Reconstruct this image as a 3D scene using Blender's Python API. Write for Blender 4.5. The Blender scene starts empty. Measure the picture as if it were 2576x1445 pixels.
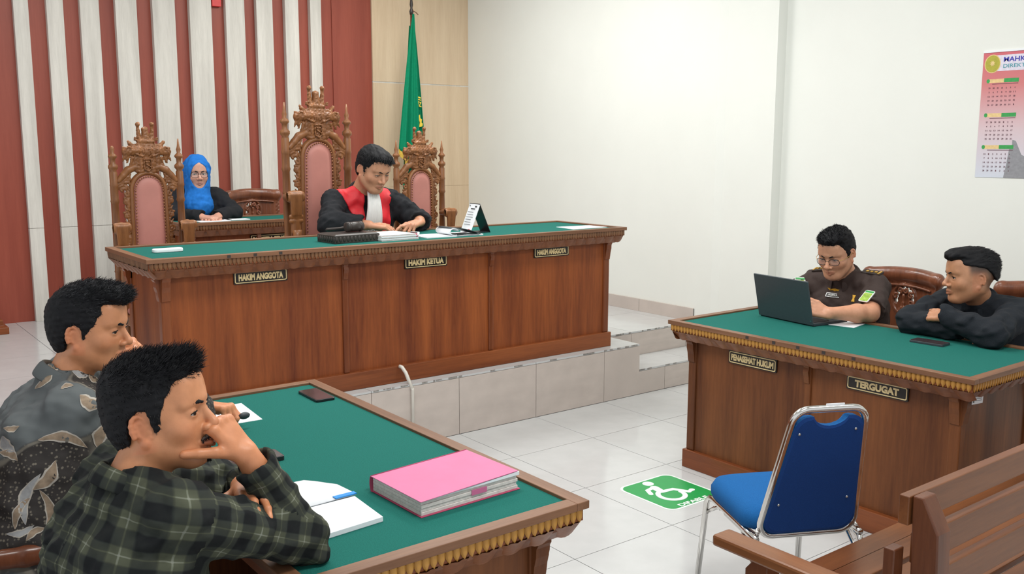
import bpy, math, random
import numpy as np
from mathutils import Vector, Matrix, Euler
rnd = random.Random(7)
sc = bpy.context.scene
col = sc.collection
PI = math.pi

# ------------------------------------------------------------------ camera
CAM = (-3.1021, -4.5519, 1.7299); YAW, PITCH, ROLL, FPX = 0.6560, 0.1482, 0.0024, 2348.02
cd = bpy.data.cameras.new('camera'); cam = bpy.data.objects.new('camera', cd); col.objects.link(cam)
fw = Vector((math.sin(YAW)*math.cos(PITCH), math.cos(YAW)*math.cos(PITCH), -math.sin(PITCH)))
rt = Vector((math.cos(YAW), -math.sin(YAW), 0)); up = rt.cross(fw)
r2 = math.cos(ROLL)*rt + math.sin(ROLL)*up; u2 = -math.sin(ROLL)*rt + math.cos(ROLL)*up
cam.matrix_world = Matrix(((r2.x, u2.x, -fw.x, CAM[0]), (r2.y, u2.y, -fw.y, CAM[1]), (r2.z, u2.z, -fw.z, CAM[2]), (0, 0, 0, 1)))
cd.sensor_fit = 'HORIZONTAL'; cd.sensor_width = 36; cd.lens = FPX/2576*36; cd.clip_start = .05
sc.camera = cam
# ------------------------------------------------------------------ world and exposure
w = bpy.data.worlds.new('world'); sc.world = w; w.use_nodes = True
w.node_tree.nodes['Background'].inputs[0].default_value = (.93, .97, 1, 1)
w.node_tree.nodes['Background'].inputs[1].default_value = .85
vs = sc.view_settings; vs.view_transform = 'Standard'; vs.look = 'None'; vs.exposure = 0.13; vs.gamma = 1; vs.use_curve_mapping = False
LAMPS = [(-1.5, -3.8, 40, 'above the spot where the photo is taken from'), (.6, -3.8, 17, 'above the wooden pew'), (-1.5, -1.2, 32, 'above the near table'), (.6, -1.2, 23, 'above the blue chair'), (-1.5, 1.4, 24, 'above the left end of the judges bench'), (.75, .8, 36, 'above the right end of the judges bench'), (.9, 2.1, 9, 'above the flag')]   # x, y, watt of the ceiling panels, place
CEIL = 3.7
for (x, y, e, _) in LAMPS:
    L = bpy.data.lights.new('panel_light', 'AREA'); L.shape = 'RECTANGLE'; L.size = 1.15; L.size_y = .55; L.energy = e; L.color = (.99, 1, .975)
    o = bpy.data.objects.new('panel_light', L); o.location = (x, y, CEIL-.075); col.objects.link(o)

# ------------------------------------------------------------------ materials
MATS = {}
def nodes(name):
    m = bpy.data.materials.new(name); m.use_nodes = True
    nt = m.node_tree; b = nt.nodes['Principled BSDF']
    MATS[name] = m
    return m, nt, b
def N(nt, typ, **kw):
    n = nt.nodes.new(typ)
    for k, v in kw.items():
        if k == 'op': n.operation = v
        elif isinstance(k, str) and k.startswith('_'): setattr(n, k[1:], v)
        else: n.inputs[k].default_value = v
    return n
def ramp(nt, fac, stops):
    r = nt.nodes.new('ShaderNodeValToRGB'); e = r.color_ramp.elements
    while len(e) < len(stops): e.new(.5)
    for i, (p, c) in enumerate(stops): e[i].position = p; e[i].color = (*c, 1)
    nt.links.new(fac, r.inputs[0]); return r.outputs[0]
def mul(c, k): return tuple(min(1, v*k) for v in c)
def plain(name, c, rough=.5, metal=0, var=.08, scale=30, bump=0, spec=.5, emit=0, coat=0, coords='Object'):
    m, nt, b = nodes(name)
    tc = N(nt, 'ShaderNodeTexCoord'); nz = N(nt, 'ShaderNodeTexNoise', Scale=scale, Detail=4)
    nt.links.new(tc.outputs[coords], nz.inputs['Vector'])
    nt.links.new(ramp(nt, nz.outputs[0], [(.3, mul(c, 1-var)), (.7, mul(c, 1+var))]), b.inputs['Base Color'])
    b.inputs['Roughness'].default_value = rough; b.inputs['Metallic'].default_value = metal
    b.inputs['Specular IOR Level'].default_value = spec; b.inputs['Coat Weight'].default_value = coat; b.inputs['Coat Roughness'].default_value = .15
    if emit: b.inputs['Emission Color'].default_value = (*c, 1); b.inputs['Emission Strength'].default_value = emit
    if bump:
        bp = N(nt, 'ShaderNodeBump', Strength=bump, Distance=.002); nt.links.new(nz.outputs[0], bp.inputs['Height']); nt.links.new(bp.outputs[0], b.inputs['Normal'])
    return m
def wood(name, dark, light, axis='z', scale=9, rough=.35, contrast=1, bump=.12, coat=.25):
    m, nt, b = nodes(name)
    tc = N(nt, 'ShaderNodeTexCoord'); mp = N(nt, 'ShaderNodeMapping')
    s = [scale]*3; s['xyz'.index(axis)] = scale*.07
    mp.inputs['Scale'].default_value = s
    nt.links.new(tc.outputs['Object'], mp.inputs[0])
    n1 = N(nt, 'ShaderNodeTexNoise', Scale=1.0, Detail=3, Roughness=.5); nt.links.new(mp.outputs[0], n1.inputs['Vector'])
    n2 = N(nt, 'ShaderNodeTexNoise', Scale=9.0, Detail=6, Roughness=.7); nt.links.new(mp.outputs[0], n2.inputs['Vector'])
    a = N(nt, 'ShaderNodeMath', op='MULTIPLY'); a.inputs[1].default_value = .65; nt.links.new(n1.outputs[0], a.inputs[0])
    c2 = N(nt, 'ShaderNodeMath', op='MULTIPLY_ADD'); c2.inputs[1].default_value = .35; nt.links.new(n2.outputs[0], c2.inputs[0]); nt.links.new(a.outputs[0], c2.inputs[2])
    w_ = .16/contrast
    nt.links.new(ramp(nt, c2.outputs[0], [(.5-w_, dark), (.5, tuple((p+q)/2 for p, q in zip(dark, light))), (.5+w_, light)]), b.inputs['Base Color'])
    b.inputs['Roughness'].default_value = rough; b.inputs['Specular IOR Level'].default_value = .35; b.inputs['Coat Weight'].default_value = coat*.6; b.inputs['Coat Roughness'].default_value = .2
    bp = N(nt, 'ShaderNodeBump', Strength=bump, Distance=.002); nt.links.new(n2.outputs[0], bp.inputs['Height']); nt.links.new(bp.outputs[0], b.inputs['Normal'])
    return m

WD, WL = (.115, .026, .007), (.265, .075, .021)
for ax in 'xyz': wood('teak_'+ax, WD, WL, ax)
for ax in 'xy': wood('rim_'+ax, (.135, .058, .027), (.25, .122, .064), ax, 14, .45, 1, .1, .1)
wood('teak_panel', (.105, .020, .005), (.315, .084, .019), 'z', 7, .5, 1.0, .1, .0)
wood('panel_brown', (.080, .022, .006), (.225, .076, .022), 'z', 7, .5, 1.0, .1, .0)
wood('throne_wood', (.14, .050, .016), (.33, .135, .048), 'z', 20, .38)
wood('chair_wood', (.10, .030, .014), (.22, .075, .036), 'z', 16, .28, 1, .08, .5)
wood('pew_x', (.105, .033, .010), (.205, .072, .023), 'x', 12, .35)
wood('pew_y', (.13, .046, .017), (.25, .098, .037), 'y', 12, .3)
wood('pew_z', (.075, .021, .008), (.15, .048, .018), 'z', 12, .35)
wood('mahogany', (.24, .050, .032), (.34, .080, .050), 'z', 8, .4, .9, .04, .05)
wood('cream_board', (.50, .475, .43), (.74, .71, .65), 'z', 14, .5, .8, .04, 0)
wood('beige_board', (.58, .43, .28), (.74, .59, .42), 'z', 8, .45, .8, .04, 0)
wood('dark_block', (.022, .017, .015), (.06, .048, .042), 'x', 18, .4)
wood('gilt', (.29, .125, .022), (.54, .27, .058), 'z', 60, .38, 1, .2, 0)
wood('teak_carved', (.12, .036, .013), (.25, .088, .033), 'x', 26, .42, 1, .3)
wood('dentil_wood', (.13, .055, .022), (.24, .115, .052), 'z', 40, .4, 1, .2)
plain('felt', (.012, .125, .103), .95, 0, .16, 320, .35, .15)
plain('wall_paint', (.78, .79, .745), .75, 0, .012, 3, 0, .2)
plain('ceiling_paint', (.82, .82, .80), .8, 0, .01, 3)
plain('lamp_diffuser', (1, .98, .94), .5, 0, 0, 3, 0, .5, 5.0)
plain('white_metal', (.75, .75, .73), .4)
m, nt, b = nodes('floor_tile')   # glazed porcelain, faint marbling
tc = N(nt, 'ShaderNodeTexCoord'); nz = N(nt, 'ShaderNodeTexNoise', Scale=5, Detail=5); nt.links.new(tc.outputs['Object'], nz.inputs['Vector'])
nt.links.new(ramp(nt, nz.outputs[0], [(.3, (.525, .53, .53)), (.7, (.56, .565, .565))]), b.inputs['Base Color']); b.inputs['Roughness'].default_value = .13
plain('riser_tile', (.54, .47, .425), .35, 0, .07, 4)
plain('grout', (.20, .19, .175), .9)
plain('chip', (.26, .245, .225), .9, 0, .3, 60)
plain('black_plate', (.012, .008, .006), .35)
plain('gold_paint', (.74, .58, .30), .45, 0, .12, 40)
plain('pink_leather', (.50, .20, .165), .5, 0, .05, 12, .05)
plain('brass_stud', (.30, .13, .06), .35, .5)
plain('chrome', (.72, .70, .67), .12, 1, .05, 6)
plain('blue_fabric', (.012, .105, .31), .92, 0, .16, 420, .3, .15)
plain('blue_back', (.009, .045, .19), .8, 0, .12, 420, .2, .2)
plain('screw', (.5, .5, .48), .3, .9)
plain('sticker_white', (.80, .86, .82), .35)
plain('sticker_green', (.008, .30, .065), .35, 0, .05)
plain('paper', (.80, .82, .85), .7, 0, .02, 20)
plain('paper_edge', (.66, .60, .57), .8, 0, .12, 90)
plain('pink_card', (.58, .145, .29), .6, 0, .04, 14)
plain('dark_pink', (.45, .06, .13), .6, 0, .1, 14)
plain('black_plastic', (.012, .012, .014), .3)
plain('dark_grey', (.035, .045, .052), .42, 0, .08, 60)
plain('screen_glass', (.05, .035, .038), .08, 0, .2, 8)
plain('laptop_lid', (.045, .060, .068), .4, 0, .06, 80)
plain('white_plastic', (.84, .86, .88), .35, 0, .01)
plain('ivory_plastic', (.74, .70, .63), .45, 0, .02)
plain('blue_tab', (.0, .22, .62), .5)
plain('flag_green', (.0, .21, .10), .75, 0, .08, 60, .2, .2)
plain('flag_dark', (.0, .10, .05), .75)
plain('flag_yellow', (.75, .55, .05), .6)
plain('fringe_gold', (.58, .38, .05), .6, 0, .2, 80, .3)
plain('red_plaque', (.62, .03, .03), .4)
plain('cloth_white', (.80, .80, .76), .9, 0, .05, 50, .3)
plain('silver', (.6, .6, .6), .25, 1)

# ------------------------------------------------------------------ mesh helpers
def link(o, parent=None):
    col.objects.link(o)
    if parent is not None: o.parent = parent
    return o
def tag(o, label=None, cat=None, group=None, kind=None):
    if label: o['label'] = label
    if cat: o['category'] = cat
    if group: o['group'] = group
    if kind: o['kind'] = kind
    return o
def thing(name, label, cat, loc=(0, 0, 0), rz=0, group=None):
    o = bpy.data.objects.new(name, None); o.empty_display_size = .1
    o.location = loc; o.rotation_euler = (0, 0, rz); col.objects.link(o)
    return tag(o, label, cat, group)
def frame(a, b):
    d = (Vector(b)-Vector(a)); L = d.length; d = d/L if L > 1e-9 else Vector((0, 0, 1))
    h = Vector((0, 0, 1)) if abs(d.z) < .95 else Vector((1, 0, 0))
    s = d.cross(h).normalized(); t = s.cross(d).normalized()
    return d, s, t, L
class MB:
    def __init__(s): s.v = []; s.f = []; s.sm = []; s.mi = []; s.cm = 0
    def add(s, vs, fs, sm=False):
        n = len(s.v); s.v += [tuple(p) for p in vs]; s.f += [tuple(i+n for i in f) for f in fs]; s.sm += [sm]*len(fs); s.mi += [s.cm]*len(fs); return s
    def mat(s, i): s.cm = i; return s
    def box(s, lo, hi, M=None):
        (a, b, c), (d, e, f) = lo, hi
        v = [(a, b, c), (d, b, c), (d, e, c), (a, e, c), (a, b, f), (d, b, f), (d, e, f), (a, e, f)]
        if M is not None: v = [tuple(M @ Vector(p)) for p in v]
        return s.add(v, [(0, 3, 2, 1), (4, 5, 6, 7), (0, 1, 5, 4), (1, 2, 6, 5), (2, 3, 7, 6), (3, 0, 4, 7)])
    def cbox(s, c, sz, M=None):
        return s.box([c[i]-sz[i]/2 for i in range(3)], [c[i]+sz[i]/2 for i in range(3)], M)
    def bar(s, a, b, w, t):
        d, u, v, L = frame(a, b); M = Matrix(((u.x, v.x, d.x, a[0]), (u.y, v.y, d.y, a[1]), (u.z, v.z, d.z, a[2]), (0, 0, 0, 1)))
        return s.box((-w/2, -t/2, 0), (w/2, t/2, L), M)
    def prism(s, poly, ext, M=None, sm=False):       # poly in local xy, extruded along z from ext[0] to ext[1]
        n = len(poly); v = [(x, y, ext[0]) for x, y in poly]+[(x, y, ext[1]) for x, y in poly]
        if M is not None: v = [tuple(M @ Vector(p)) for p in v]
        s.add(v, [tuple(range(n-1, -1, -1)), tuple(range(n, 2*n))])
        n0 = len(s.v)-2*n
        s.f += [(n0+i, n0+(i+1) % n, n0+n+(i+1) % n, n0+n+i) for i in range(n)]; s.sm += [sm]*n; s.mi += [s.cm]*n
        return s
    def lathe(s, prof, c=(0, 0, 0), n=16, M=None, sy=1):     # prof: (r, z)
        v = []; f = []
        for r, z in prof:
            for k in range(n): a = 2*PI*k/n; v.append((c[0]+r*math.cos(a), c[1]+r*math.sin(a)*sy, c[2]+z))
        for i in range(len(prof)-1):
            for k in range(n): f.append((i*n+k, i*n+(k+1) % n, (i+1)*n+(k+1) % n, (i+1)*n+k))
        f.append(tuple(range(n-1, -1, -1))); f.append(tuple((len(prof)-1)*n+k for k in range(n)))
        if M is not None: v = [tuple(M @ Vector(p)) for p in v]
        return s.add(v, f, True)
    def tube(s, path, r, n=8, closed=False, flat=1):
        P = [Vector(p) for p in path]; R = r if hasattr(r, '__len__') else [r]*len(P); v = []; f = []; m = len(P)
        pu = None
        for i, p in enumerate(P):
            if closed: d = P[(i+1) % m]-P[i-1]
            else: d = P[min(i+1, m-1)]-P[max(i-1, 0)]
            d.normalize()
            if pu is None:
                h = Vector((0, 0, 1)) if abs(d.z) < .9 else Vector((1, 0, 0)); u = d.cross(h).normalized()
            else: u = (pu-d*pu.dot(d)).normalized()
            pu = u; t = d.cross(u)
            for k in range(n): a = 2*PI*k/n; v.append(p+u*math.cos(a)*R[i]+t*math.sin(a)*R[i]*flat)
        for i in range(m if closed else m-1):
            j = (i+1) % m
            for k in range(n): f.append((i*n+k, i*n+(k+1) % n, j*n+(k+1) % n, j*n+k))
        if not closed: f.append(tuple(range(n-1, -1, -1))); f.append(tuple((m-1)*n+k for k in range(n)))
        return s.add(v, f, True)
    def ball(s, c, r, n=10, M=None):
        rr = r if hasattr(r, '__len__') else (r, r, r); prof = []
        v = []; f = []; m = max(6, n*2//3)
        for i in range(1, m):
            t = PI*i/m
            for k in range(n): a = 2*PI*k/n; v.append((rr[0]*math.sin(t)*math.cos(a), rr[1]*math.sin(t)*math.sin(a), -rr[2]*math.cos(t)))
        v += [(0, 0, -rr[2]), (0, 0, rr[2])]
        for i in range(m-2):
            for k in range(n): f.append((i*n+k, i*n+(k+1) % n, (i+1)*n+(k+1) % n, (i+1)*n+k))
        q = (m-1)*n
        for k in range(n): f.append((q, (k+1) % n, k)); f.append((q+1, (m-2)*n+k, (m-2)*n+(k+1) % n))
        if M is not None: v = [tuple(M @ Vector(p)) for p in v]
        v = [(p[0]+c[0], p[1]+c[1], p[2]+c[2]) for p in v]
        return s.add(v, f, True)
    def rloft(s, rows, L, D, caps=True):       # rectangular loops (inset, z) around a length L x depth D rectangle centred at 0
        v = []; f = []
        for ins, z in rows:
            a, b = L/2-ins, D/2-ins; v += [(-a, -b, z), (a, -b, z), (a, b, z), (-a, b, z)]
        for i in range(len(rows)-1):
            for k in range(4): f.append((i*4+k, i*4+(k+1) % 4, (i+1)*4+(k+1) % 4, (i+1)*4+k))
        if caps: f.append((3, 2, 1, 0)); q = (len(rows)-1)*4; f.append((q, q+1, q+2, q+3))
        return s.add(v, f)
    def mesh(s, name, mats):
        me = bpy.data.meshes.new(name); me.from_pydata(s.v, [], s.f)
        for m in (mats if isinstance(mats, (list, tuple)) else [mats]): me.materials.append(MATS[m])
        me.polygons.foreach_set('use_smooth', s.sm); me.polygons.foreach_set('material_index', s.mi); me.update(); return me
    def build(s, name, mats, parent=None, bevel=0, loc=None, seg=2):
        o = bpy.data.objects.new(name, s.mesh(name, mats)); link(o, parent)
        if loc is not None: o.location = loc
        if bevel:
            b = o.modifiers.new('bevel', 'BEVEL'); b.width = bevel; b.segments = seg; b.limit_method = 'ANGLE'; b.angle_limit = .7
        return o
def inst(name, me, parent, loc=(0, 0, 0), rot=(0, 0, 0), scale=(1, 1, 1)):
    o = bpy.data.objects.new(name, me); o.location = loc; o.rotation_euler = rot; o.scale = scale; link(o, parent); return o
def struct(o, label=None, cat=None): o['kind'] = 'structure'; tag(o, label, cat); return o
def rrect(w, h, r, n=5, cx=0, cy=0):
    p = []
    for sx, sy, a0 in ((1, 1, 0), (-1, 1, 90), (-1, -1, 180), (1, -1, 270)):
        for k in range(n+1):
            a = math.radians(a0+90*k/n); p.append((cx+sx*(w/2-r)+r*math.cos(a), cy+sy*(h/2-r)+r*math.sin(a)))
    return p
def text_mesh(body, w, h, mats, depth=.0015, bold=.015, name='lettering'):
    c = bpy.data.curves.new('txt', 'FONT'); c.body = body; c.size = 1; c.offset = bold; c.extrude = .02; c.align_x = 'LEFT'; c.resolution_u = 3
    o = bpy.data.objects.new('txt', c); col.objects.link(o)
    me = bpy.data.meshes.new_from_object(o)
    bpy.data.objects.remove(o); bpy.data.curves.remove(c)
    co = np.empty(len(me.vertices)*3, np.float32); me.vertices.foreach_get('co', co); co = co.reshape(-1, 3)
    lo, hi = co.min(0), co.max(0); co = (co-(lo+hi)/2)/(hi-lo)*np.array([w, h, depth])
    co[:, 2] += depth/2
    me.vertices.foreach_set('co', co.astype(np.float32).ravel()); me.materials.clear(); me.materials.append(MATS[mats]); me.name = name; me.update(); return me
# ================================================================== SETTING
PH, SH = .365, .18                      # platform and step height
XW, XW2, YB = 2.508, 2.62, 3.51         # right wall, its recessed stretch, back wall
floor = struct(MB().box((-5.4, -7.2, -.12), (XW2, .0, -.008)).build('floor', 'grout'), 'pale grey polished tile floor of the courtroom', 'floor')
tile = MB().box((0, 0, -.012), (1, 1, 0)).mesh('tile', 'floor_tile')
G = .0018
ys = [0, -.544]+[-.544-.6*k for k in range(1, 12)]
for i in range(-9, 5):
    x0, x1 = i*.6, min(i*.6+.6, XW2)
    for y1, y0 in zip(ys[:-1], ys[1:]):
        if x1-x0 > .01: inst('tile', tile, floor, (x0+G, y0+G, 0), (0, 0, 0), (x1-x0-2*G, y1-y0-2*G, 1))
# platform with step
platform = struct(MB().box((-5.4, .012, -.1), (1.527, YB, PH-.008)).box((1.5, .357, -.1), (XW, YB, PH-.008)).box((1.5, .012, -.1), (XW, .4, SH-.008)).build('platform', 'grout'), 'raised tiled platform with a step carrying the bench', 'platform')
rt_ = MB().box((0, 0, 0), (1, .012, 1)).mesh('riser_tile', 'riser_tile')
for i in range(-9, 5):
    x0, x1 = i*.6, i*.6+.6
    if x0 < 1.1: inst('riser_tile', rt_, platform, (x0+G, 0, .002), (0, 0, 0), (x1-x0-2*G, 1, PH-.016))
    elif x0 < 1.3:
        me = MB().prism([(x0+G, .002), (x1-G, .002), (x1-G, SH-.014), (1.539, SH-.014), (1.539, PH-.014), (x0+G, PH-.014)], (0, .012), Matrix(((1, 0, 0, 0), (0, 0, 1, 0), (0, 1, 0, 0), (0, 0, 0, 1)))).build('riser_tile', 'riser_tile', platform)
    else: inst('riser_tile', rt_, platform, (x0+G, 0, .002), (0, 0, 0), (min(x1, XW)-x0-2*G, 1, SH-.016))
for x0, x1 in ((1.541, 1.8), (1.8, 2.4), (2.4, XW)): inst('riser_tile', rt_, platform, (x0+G, .345, SH), (0, 0, 0), (x1-x0-2*G, 1, PH-SH-.014))
for x0, x1 in ((1.541, 2.1), (2.1, XW)): inst('tile', tile, platform, (x0+G, 0, SH), (0, 0, 0), (x1-x0-2*G, .343, 1))
pys = [0, .345]+[.345+.6*k for k in range(1, 7)]
for i in range(-9, 5):
    x0, x1 = i*.6, min(i*.6+.6, XW)
    for y0, y1 in zip(pys[:-1], pys[1:]):
        if x0 >= 1.8-.01 and y0 < .3: continue
        xx = 1.539 if (y0 < .3 and x1 > 1.539) else x1
        y1 = min(y1, YB)
        if y1-y0 > .02: inst('tile', tile, platform, (x0+G, y0+G, PH), (0, 0, 0), (xx-x0-2*G, y1-y0-2*G, 1))
ch = MB()                                # chipped, dirty glaze along the stair edges
for (xa, xb, y, z) in ((-2.4, 1.539, -.0012, PH-.004), (1.541, XW, -.0012, SH-.004), (1.541, XW, .3438, PH-.004)):
    x = xa
    while x < xb-.03:
        l = min(rnd.uniform(.008, .07), xb-x); h = rnd.uniform(.002, .006)
        if rnd.random() < .6: ch.box((x, y, z-h), (x+l, y+.004, z+.0045))
        x += l+rnd.uniform(0, .05)
tag(ch.build('worn_edge', 'chip', platform), kind='stuff')
# walls
wb = struct(MB().box((-5.4, YB, 0), (2.9, YB+.12, 3.8)).build('wall_back', 'mahogany'), 'back wall clad in dark red wood with cream boards', 'wall')
FINS = [(-2.42, -2.32), (-2.17, -2.06), (-1.915, -1.81), (-1.661, -1.558), (-1.433, -1.313), (-1.193, -1.051), (-.928, -.763), (-.639, -.457), (-.337, -.151), (-.027, .139), (.247, .396), (.513, .641), (.755, .863)]
for a, b in FINS[3:]:
    MB().box((a, YB-.055, 1.101), (b, YB, 3.7)).build('cream_board', 'cream_board', wb, .002)
    MB().box((a, YB-.055, PH), (b, YB, 1.0985)).build('cream_board', 'cream_board', wb, .002)
for z0, z1 in ((PH, 1.3435), (1.3445, 2.345), (2.357, 3.7)):
    MB().box((1.399, YB-.03, z0), (XW, YB, z1)).build('beige_panel', 'beige_board', wb, .0015)
MB().box((1.399, YB-.026, 2.344), (XW, YB, 2.358)).build('panel_strip', 'cream_board', wb)
MB().box((.99, YB-.012, PH), (1.397, YB, 3.7)).build('red_panel', 'mahogany', wb, .001)
wr = MB().prism([(XW2, -7.2), (2.9, -7.2), (2.9, YB), (XW, YB), (XW, .2), (2.522, .13), (2.522, -.32), (XW2, -.32)], (-.1, 3.8)).build('wall_right', 'wall_paint')
struct(wr, 'plain cream painted right wall with a shallow pier', 'wall')
bbr = struct(MB().box((XW-.009, .36, PH), (XW, YB-.06, PH+.1)).build('baseboard_right', 'grout'), 'tile skirting along the cream wall on the platform', 'baseboard')
y = .36
while y < YB-.1:
    y1 = min(y+.6, YB-.062); MB().box((XW-.014, y+G, PH), (XW-.001, y1-G, PH+.105)).build('skirting_tile', 'riser_tile', bbr, .001); y = y1
ceil = struct(MB().box((-5.4, -7.2, CEIL), (2.9, YB+.1, CEIL+.1)).build('ceiling', 'ceiling_paint'), 'white ceiling of the courtroom', 'ceiling')
for (x, y, e, wh) in LAMPS:
    t = thing('ceiling_light', 'flat rectangular ceiling light panel '+wh, 'ceiling light', (x, y, CEIL-.06), 0, 'ceiling light panels')
    MB().box((-.62, -.32, 0), (.62, .32, .06)).build('frame', 'white_metal', t, .004)
    MB().box((-.575, -.275, -.004), (.575, .275, .001)).build('diffuser', 'lamp_diffuser', t)

# ================================================================== TABLES
def petal_mesh(mat, name='petal', w=.0222, h=.036, d=.0065):
    rows = [(1, .40), (.72, .50), (.42, .46), (.20, .30), (0, .03)]; v = []; f = []; m = MB()
    for z, hw in rows:
        for u in (-1, -.62, 0, .62, 1): v.append((u*hw*w, -d*math.sqrt(max(0, 1-u*u*.98))*(.55+.45*min(1, z*2.2))-.0005, z*h-h))
    for a in range(4):
        for b in range(4): f.append((a*5+b+1, a*5+b, a*5+5+b, a*5+5+b+1))
    m.add(v, f, True); return m.mesh(name, mat)
def leaf_mesh(mat):
    # one overlapping scroll leaf of the carved cove, hanging on the slope (local x along the edge, -y outwards)
    m = MB(); L, Hh = .088, .048
    n = 7; v = []; f = []
    for j in range(5):
        t = j/4
        for i in range(n):
            s = i/(n-1)*2-1
            x = s*L*.52*(1-.15*t)+.012*t; z = -Hh*(t*(1-.28*s*s)); bul = .012*math.sqrt(max(0, 1-s*s))*(1-.55*t)+.002+.003*math.cos(s*9)*(1-t)
            v.append((x, -bul+.030*t, z))
    for j in range(4):
        for i in range(n-1): f.append((j*n+i, j*n+i+1, (j+1)*n+i+1, (j+1)*n+i))
    f = [q[::-1] for q in f]
    m.add(v, f, True); return m.mesh('carved_leaf', mat)
def bracket_poly(h=.13, p=.04):
    return [(0, 0), (0, -h), (-.006, -h*.97), (-.010, -h*.80), (-.013, -h*.62), (-.02, -h*.42), (-p*.72, -h*.22), (-p, -h*.12), (-p, 0)]
def court_table(name, label, loc, rz, L, D, H, bays, petal_mat, single_petals, group=None):
    pan = 'panel_brown' if single_petals else 'teak_panel'; pz = 'panel_brown' if single_petals else 'teak_z'
    t = thing(name, label, 'table', loc, rz, group)
    OV = .082
    rw = .042
    for (a, b) in (((-L/2, -D/2), (L/2, -D/2+rw)), ((-L/2, D/2-rw), (L/2, D/2))): MB().box((*a, H-.022), (*b, H)).build('rim', 'rim_x', t, .002)
    for s in (-1, 1):
        a, b = sorted((s*L/2, s*(L/2-rw))); MB().box((a, -D/2+rw, H-.022), (b, D/2-rw, H)).build('rim', 'rim_y', t, .002)
    MB().box((-L/2+rw-.002, -D/2+rw-.002, H-.03), (L/2-rw+.002, D/2-rw+.002, H-.009)).build('felt_top', 'felt', t)
    MB().rloft([(.012, H-.056), (.012, H-.022)], L, D).build('frieze', 'teak_x', t)
    MB().rloft([(.060, H-.108), (.052, H-.104), (.040, H-.090), (.026, H-.074), (.020, H-.056)], L, D).build('cornice', 'teak_carved', t)
    pm = petal_mesh(petal_mat); lm = leaf_mesh('teak_carved')
    sides = [(-D/2+.012, L-.03, 0, 0), (L/2-.012, D-.03, PI/2, 1), (-L/2+.012, D-.03, -PI/2, 2)]
    st = MB()
    for off, ln, a, which in sides:
        n = max(1, round(ln/.0215)); rot = Matrix.Rotation(a, 4, 'Z')
        for k in range(n):
            u = -ln/2+(k+.5)*ln/n
            p = rot @ Vector((u, 0, 0)); 
            q = {0: Vector((u, -D/2+.012, 0)), 1: Vector((L/2-.012, u, 0)), 2: Vector((-L/2+.012, -u, 0))}[which]
            if single_petals: inst('petal', pm, t, (q.x, q.y, H-.0215), (0, 0, a), (ln/n/.0215, 1, 1))
            else:
                M = Matrix.Translation((q.x, q.y, H-.0215)) @ rot
                st.add([M @ vv.co for vv in pm.vertices], [tuple(pp.vertices) for pp in pm.polygons])
        n = max(1, round(ln/.088))
        for k in range(n):
            u = -ln/2+(k+.5)*ln/n
            q = {0: Vector((u, -D/2+.020, 0)), 1: Vector((L/2-.020, u, 0)), 2: Vector((-L/2+.020, -u, 0))}[which]
            inst('carved_leaf', lm, t, (q.x, q.y, H-.057), (0, 0, a), (ln/n/.088, 1, 1))
    if not single_petals: tag(st.build('petal_strip', petal_mat, t), kind='stuff')
    b0, b1 = .10, H-.100
    xo, yo = L/2-OV, D/2-OV                               # outer face of the posts
    yb = D/2-.09
    # posts and brackets
    posts = [-xo+.025]+[ -xo+2*xo*k/bays for k in range(1, bays)]+[xo-.025]
    for i, x in enumerate(posts):
        w_ = .05 if i in (0, len(posts)-1) else .036
        MB().box((x-w_/2, -yo, b0), (x+w_/2, -yo+.05, b1)).build('post', pz, t, .006)
        Mx = Matrix(((0, 0, 1, x-w_/2+.004), (1, 0, 0, -yo+.001), (0, 1, 0, b1+.004), (0, 0, 0, 1)))
        MB().prism(bracket_poly(.13, .030) if i in (0, len(posts)-1) else bracket_poly(.10, .016), (0, w_-.008), Mx).build('bracket', pz, t)
    for s in (-1, 1):
        MB().box((min(s*xo, s*(xo-.05)), yb-.05, b0), (max(s*xo, s*(xo-.05)), yb, b1)).build('post', pz, t, .006)
        for yy in (-yo+.003, yb-.047):
            My = Matrix(((-s, 0, 0, s*(xo-.001)), (0, 0, 1, yy), (0, 1, 0, b1+.004), (0, 0, 0, 1)))
            MB().prism(bracket_poly(.13, .030), (0, .044), My).build('bracket', pz, t)
        MB().box((min(s*(xo-.012), s*(xo-.034)), -yo+.04, b0), (max(s*(xo-.012), s*(xo-.034)), yb-.04, b1)).build('end_panel', pan, t)
        MB().box((min(s*(xo+.014), s*(xo-.034)), -yo-.014, 0), (max(s*(xo+.014), s*(xo-.034)), yb, b0)).build('plinth', 'teak_y', t, .004)
    for p, q in zip(posts[:-1], posts[1:]):
        MB().box((p, -yo+.012, b0), (q, -yo+.034, b1)).build('front_panel', pan, t)
    MB().box((-xo-.014, -yo-.0145, 0), (xo+.014, -yo+.034, b0+.0005)).build('plinth', 'teak_x', t, .004)
    MB().box((-xo, yb-.05, b1-.06), (xo, yb-.02, b1)).build('apron', 'teak_x', t)
    return t
TH = .815
BZ = 1.196                                   # top of the judges' bench
bench_t = court_table('judges_bench', 'long carved judges bench with green felt top on the platform', (-.195, .378, PH), 0, 3.19, .735, BZ-PH, 3, 'dentil_wood', False)
court_table('counsel_table', 'green felt table with gilded edge where the two men with elbows up sit', (-1.926, -2.009, 0), PI/2, 1.627, .828, TH, 2, 'gilt', True)
lap_t = court_table('counsel_table', 'green felt table with gilded edge carrying the open laptop', (.995, -1.973, 0), -PI/2, 1.655, .83, TH, 2, 'gilt', True)
court_table('clerk_desk', 'small green felt desk of the clerk behind the tall chairs', (-.30, 2.46, PH), 0, 1.24, .56, 1.185-PH, 2, 'dentil_wood', False)

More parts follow.
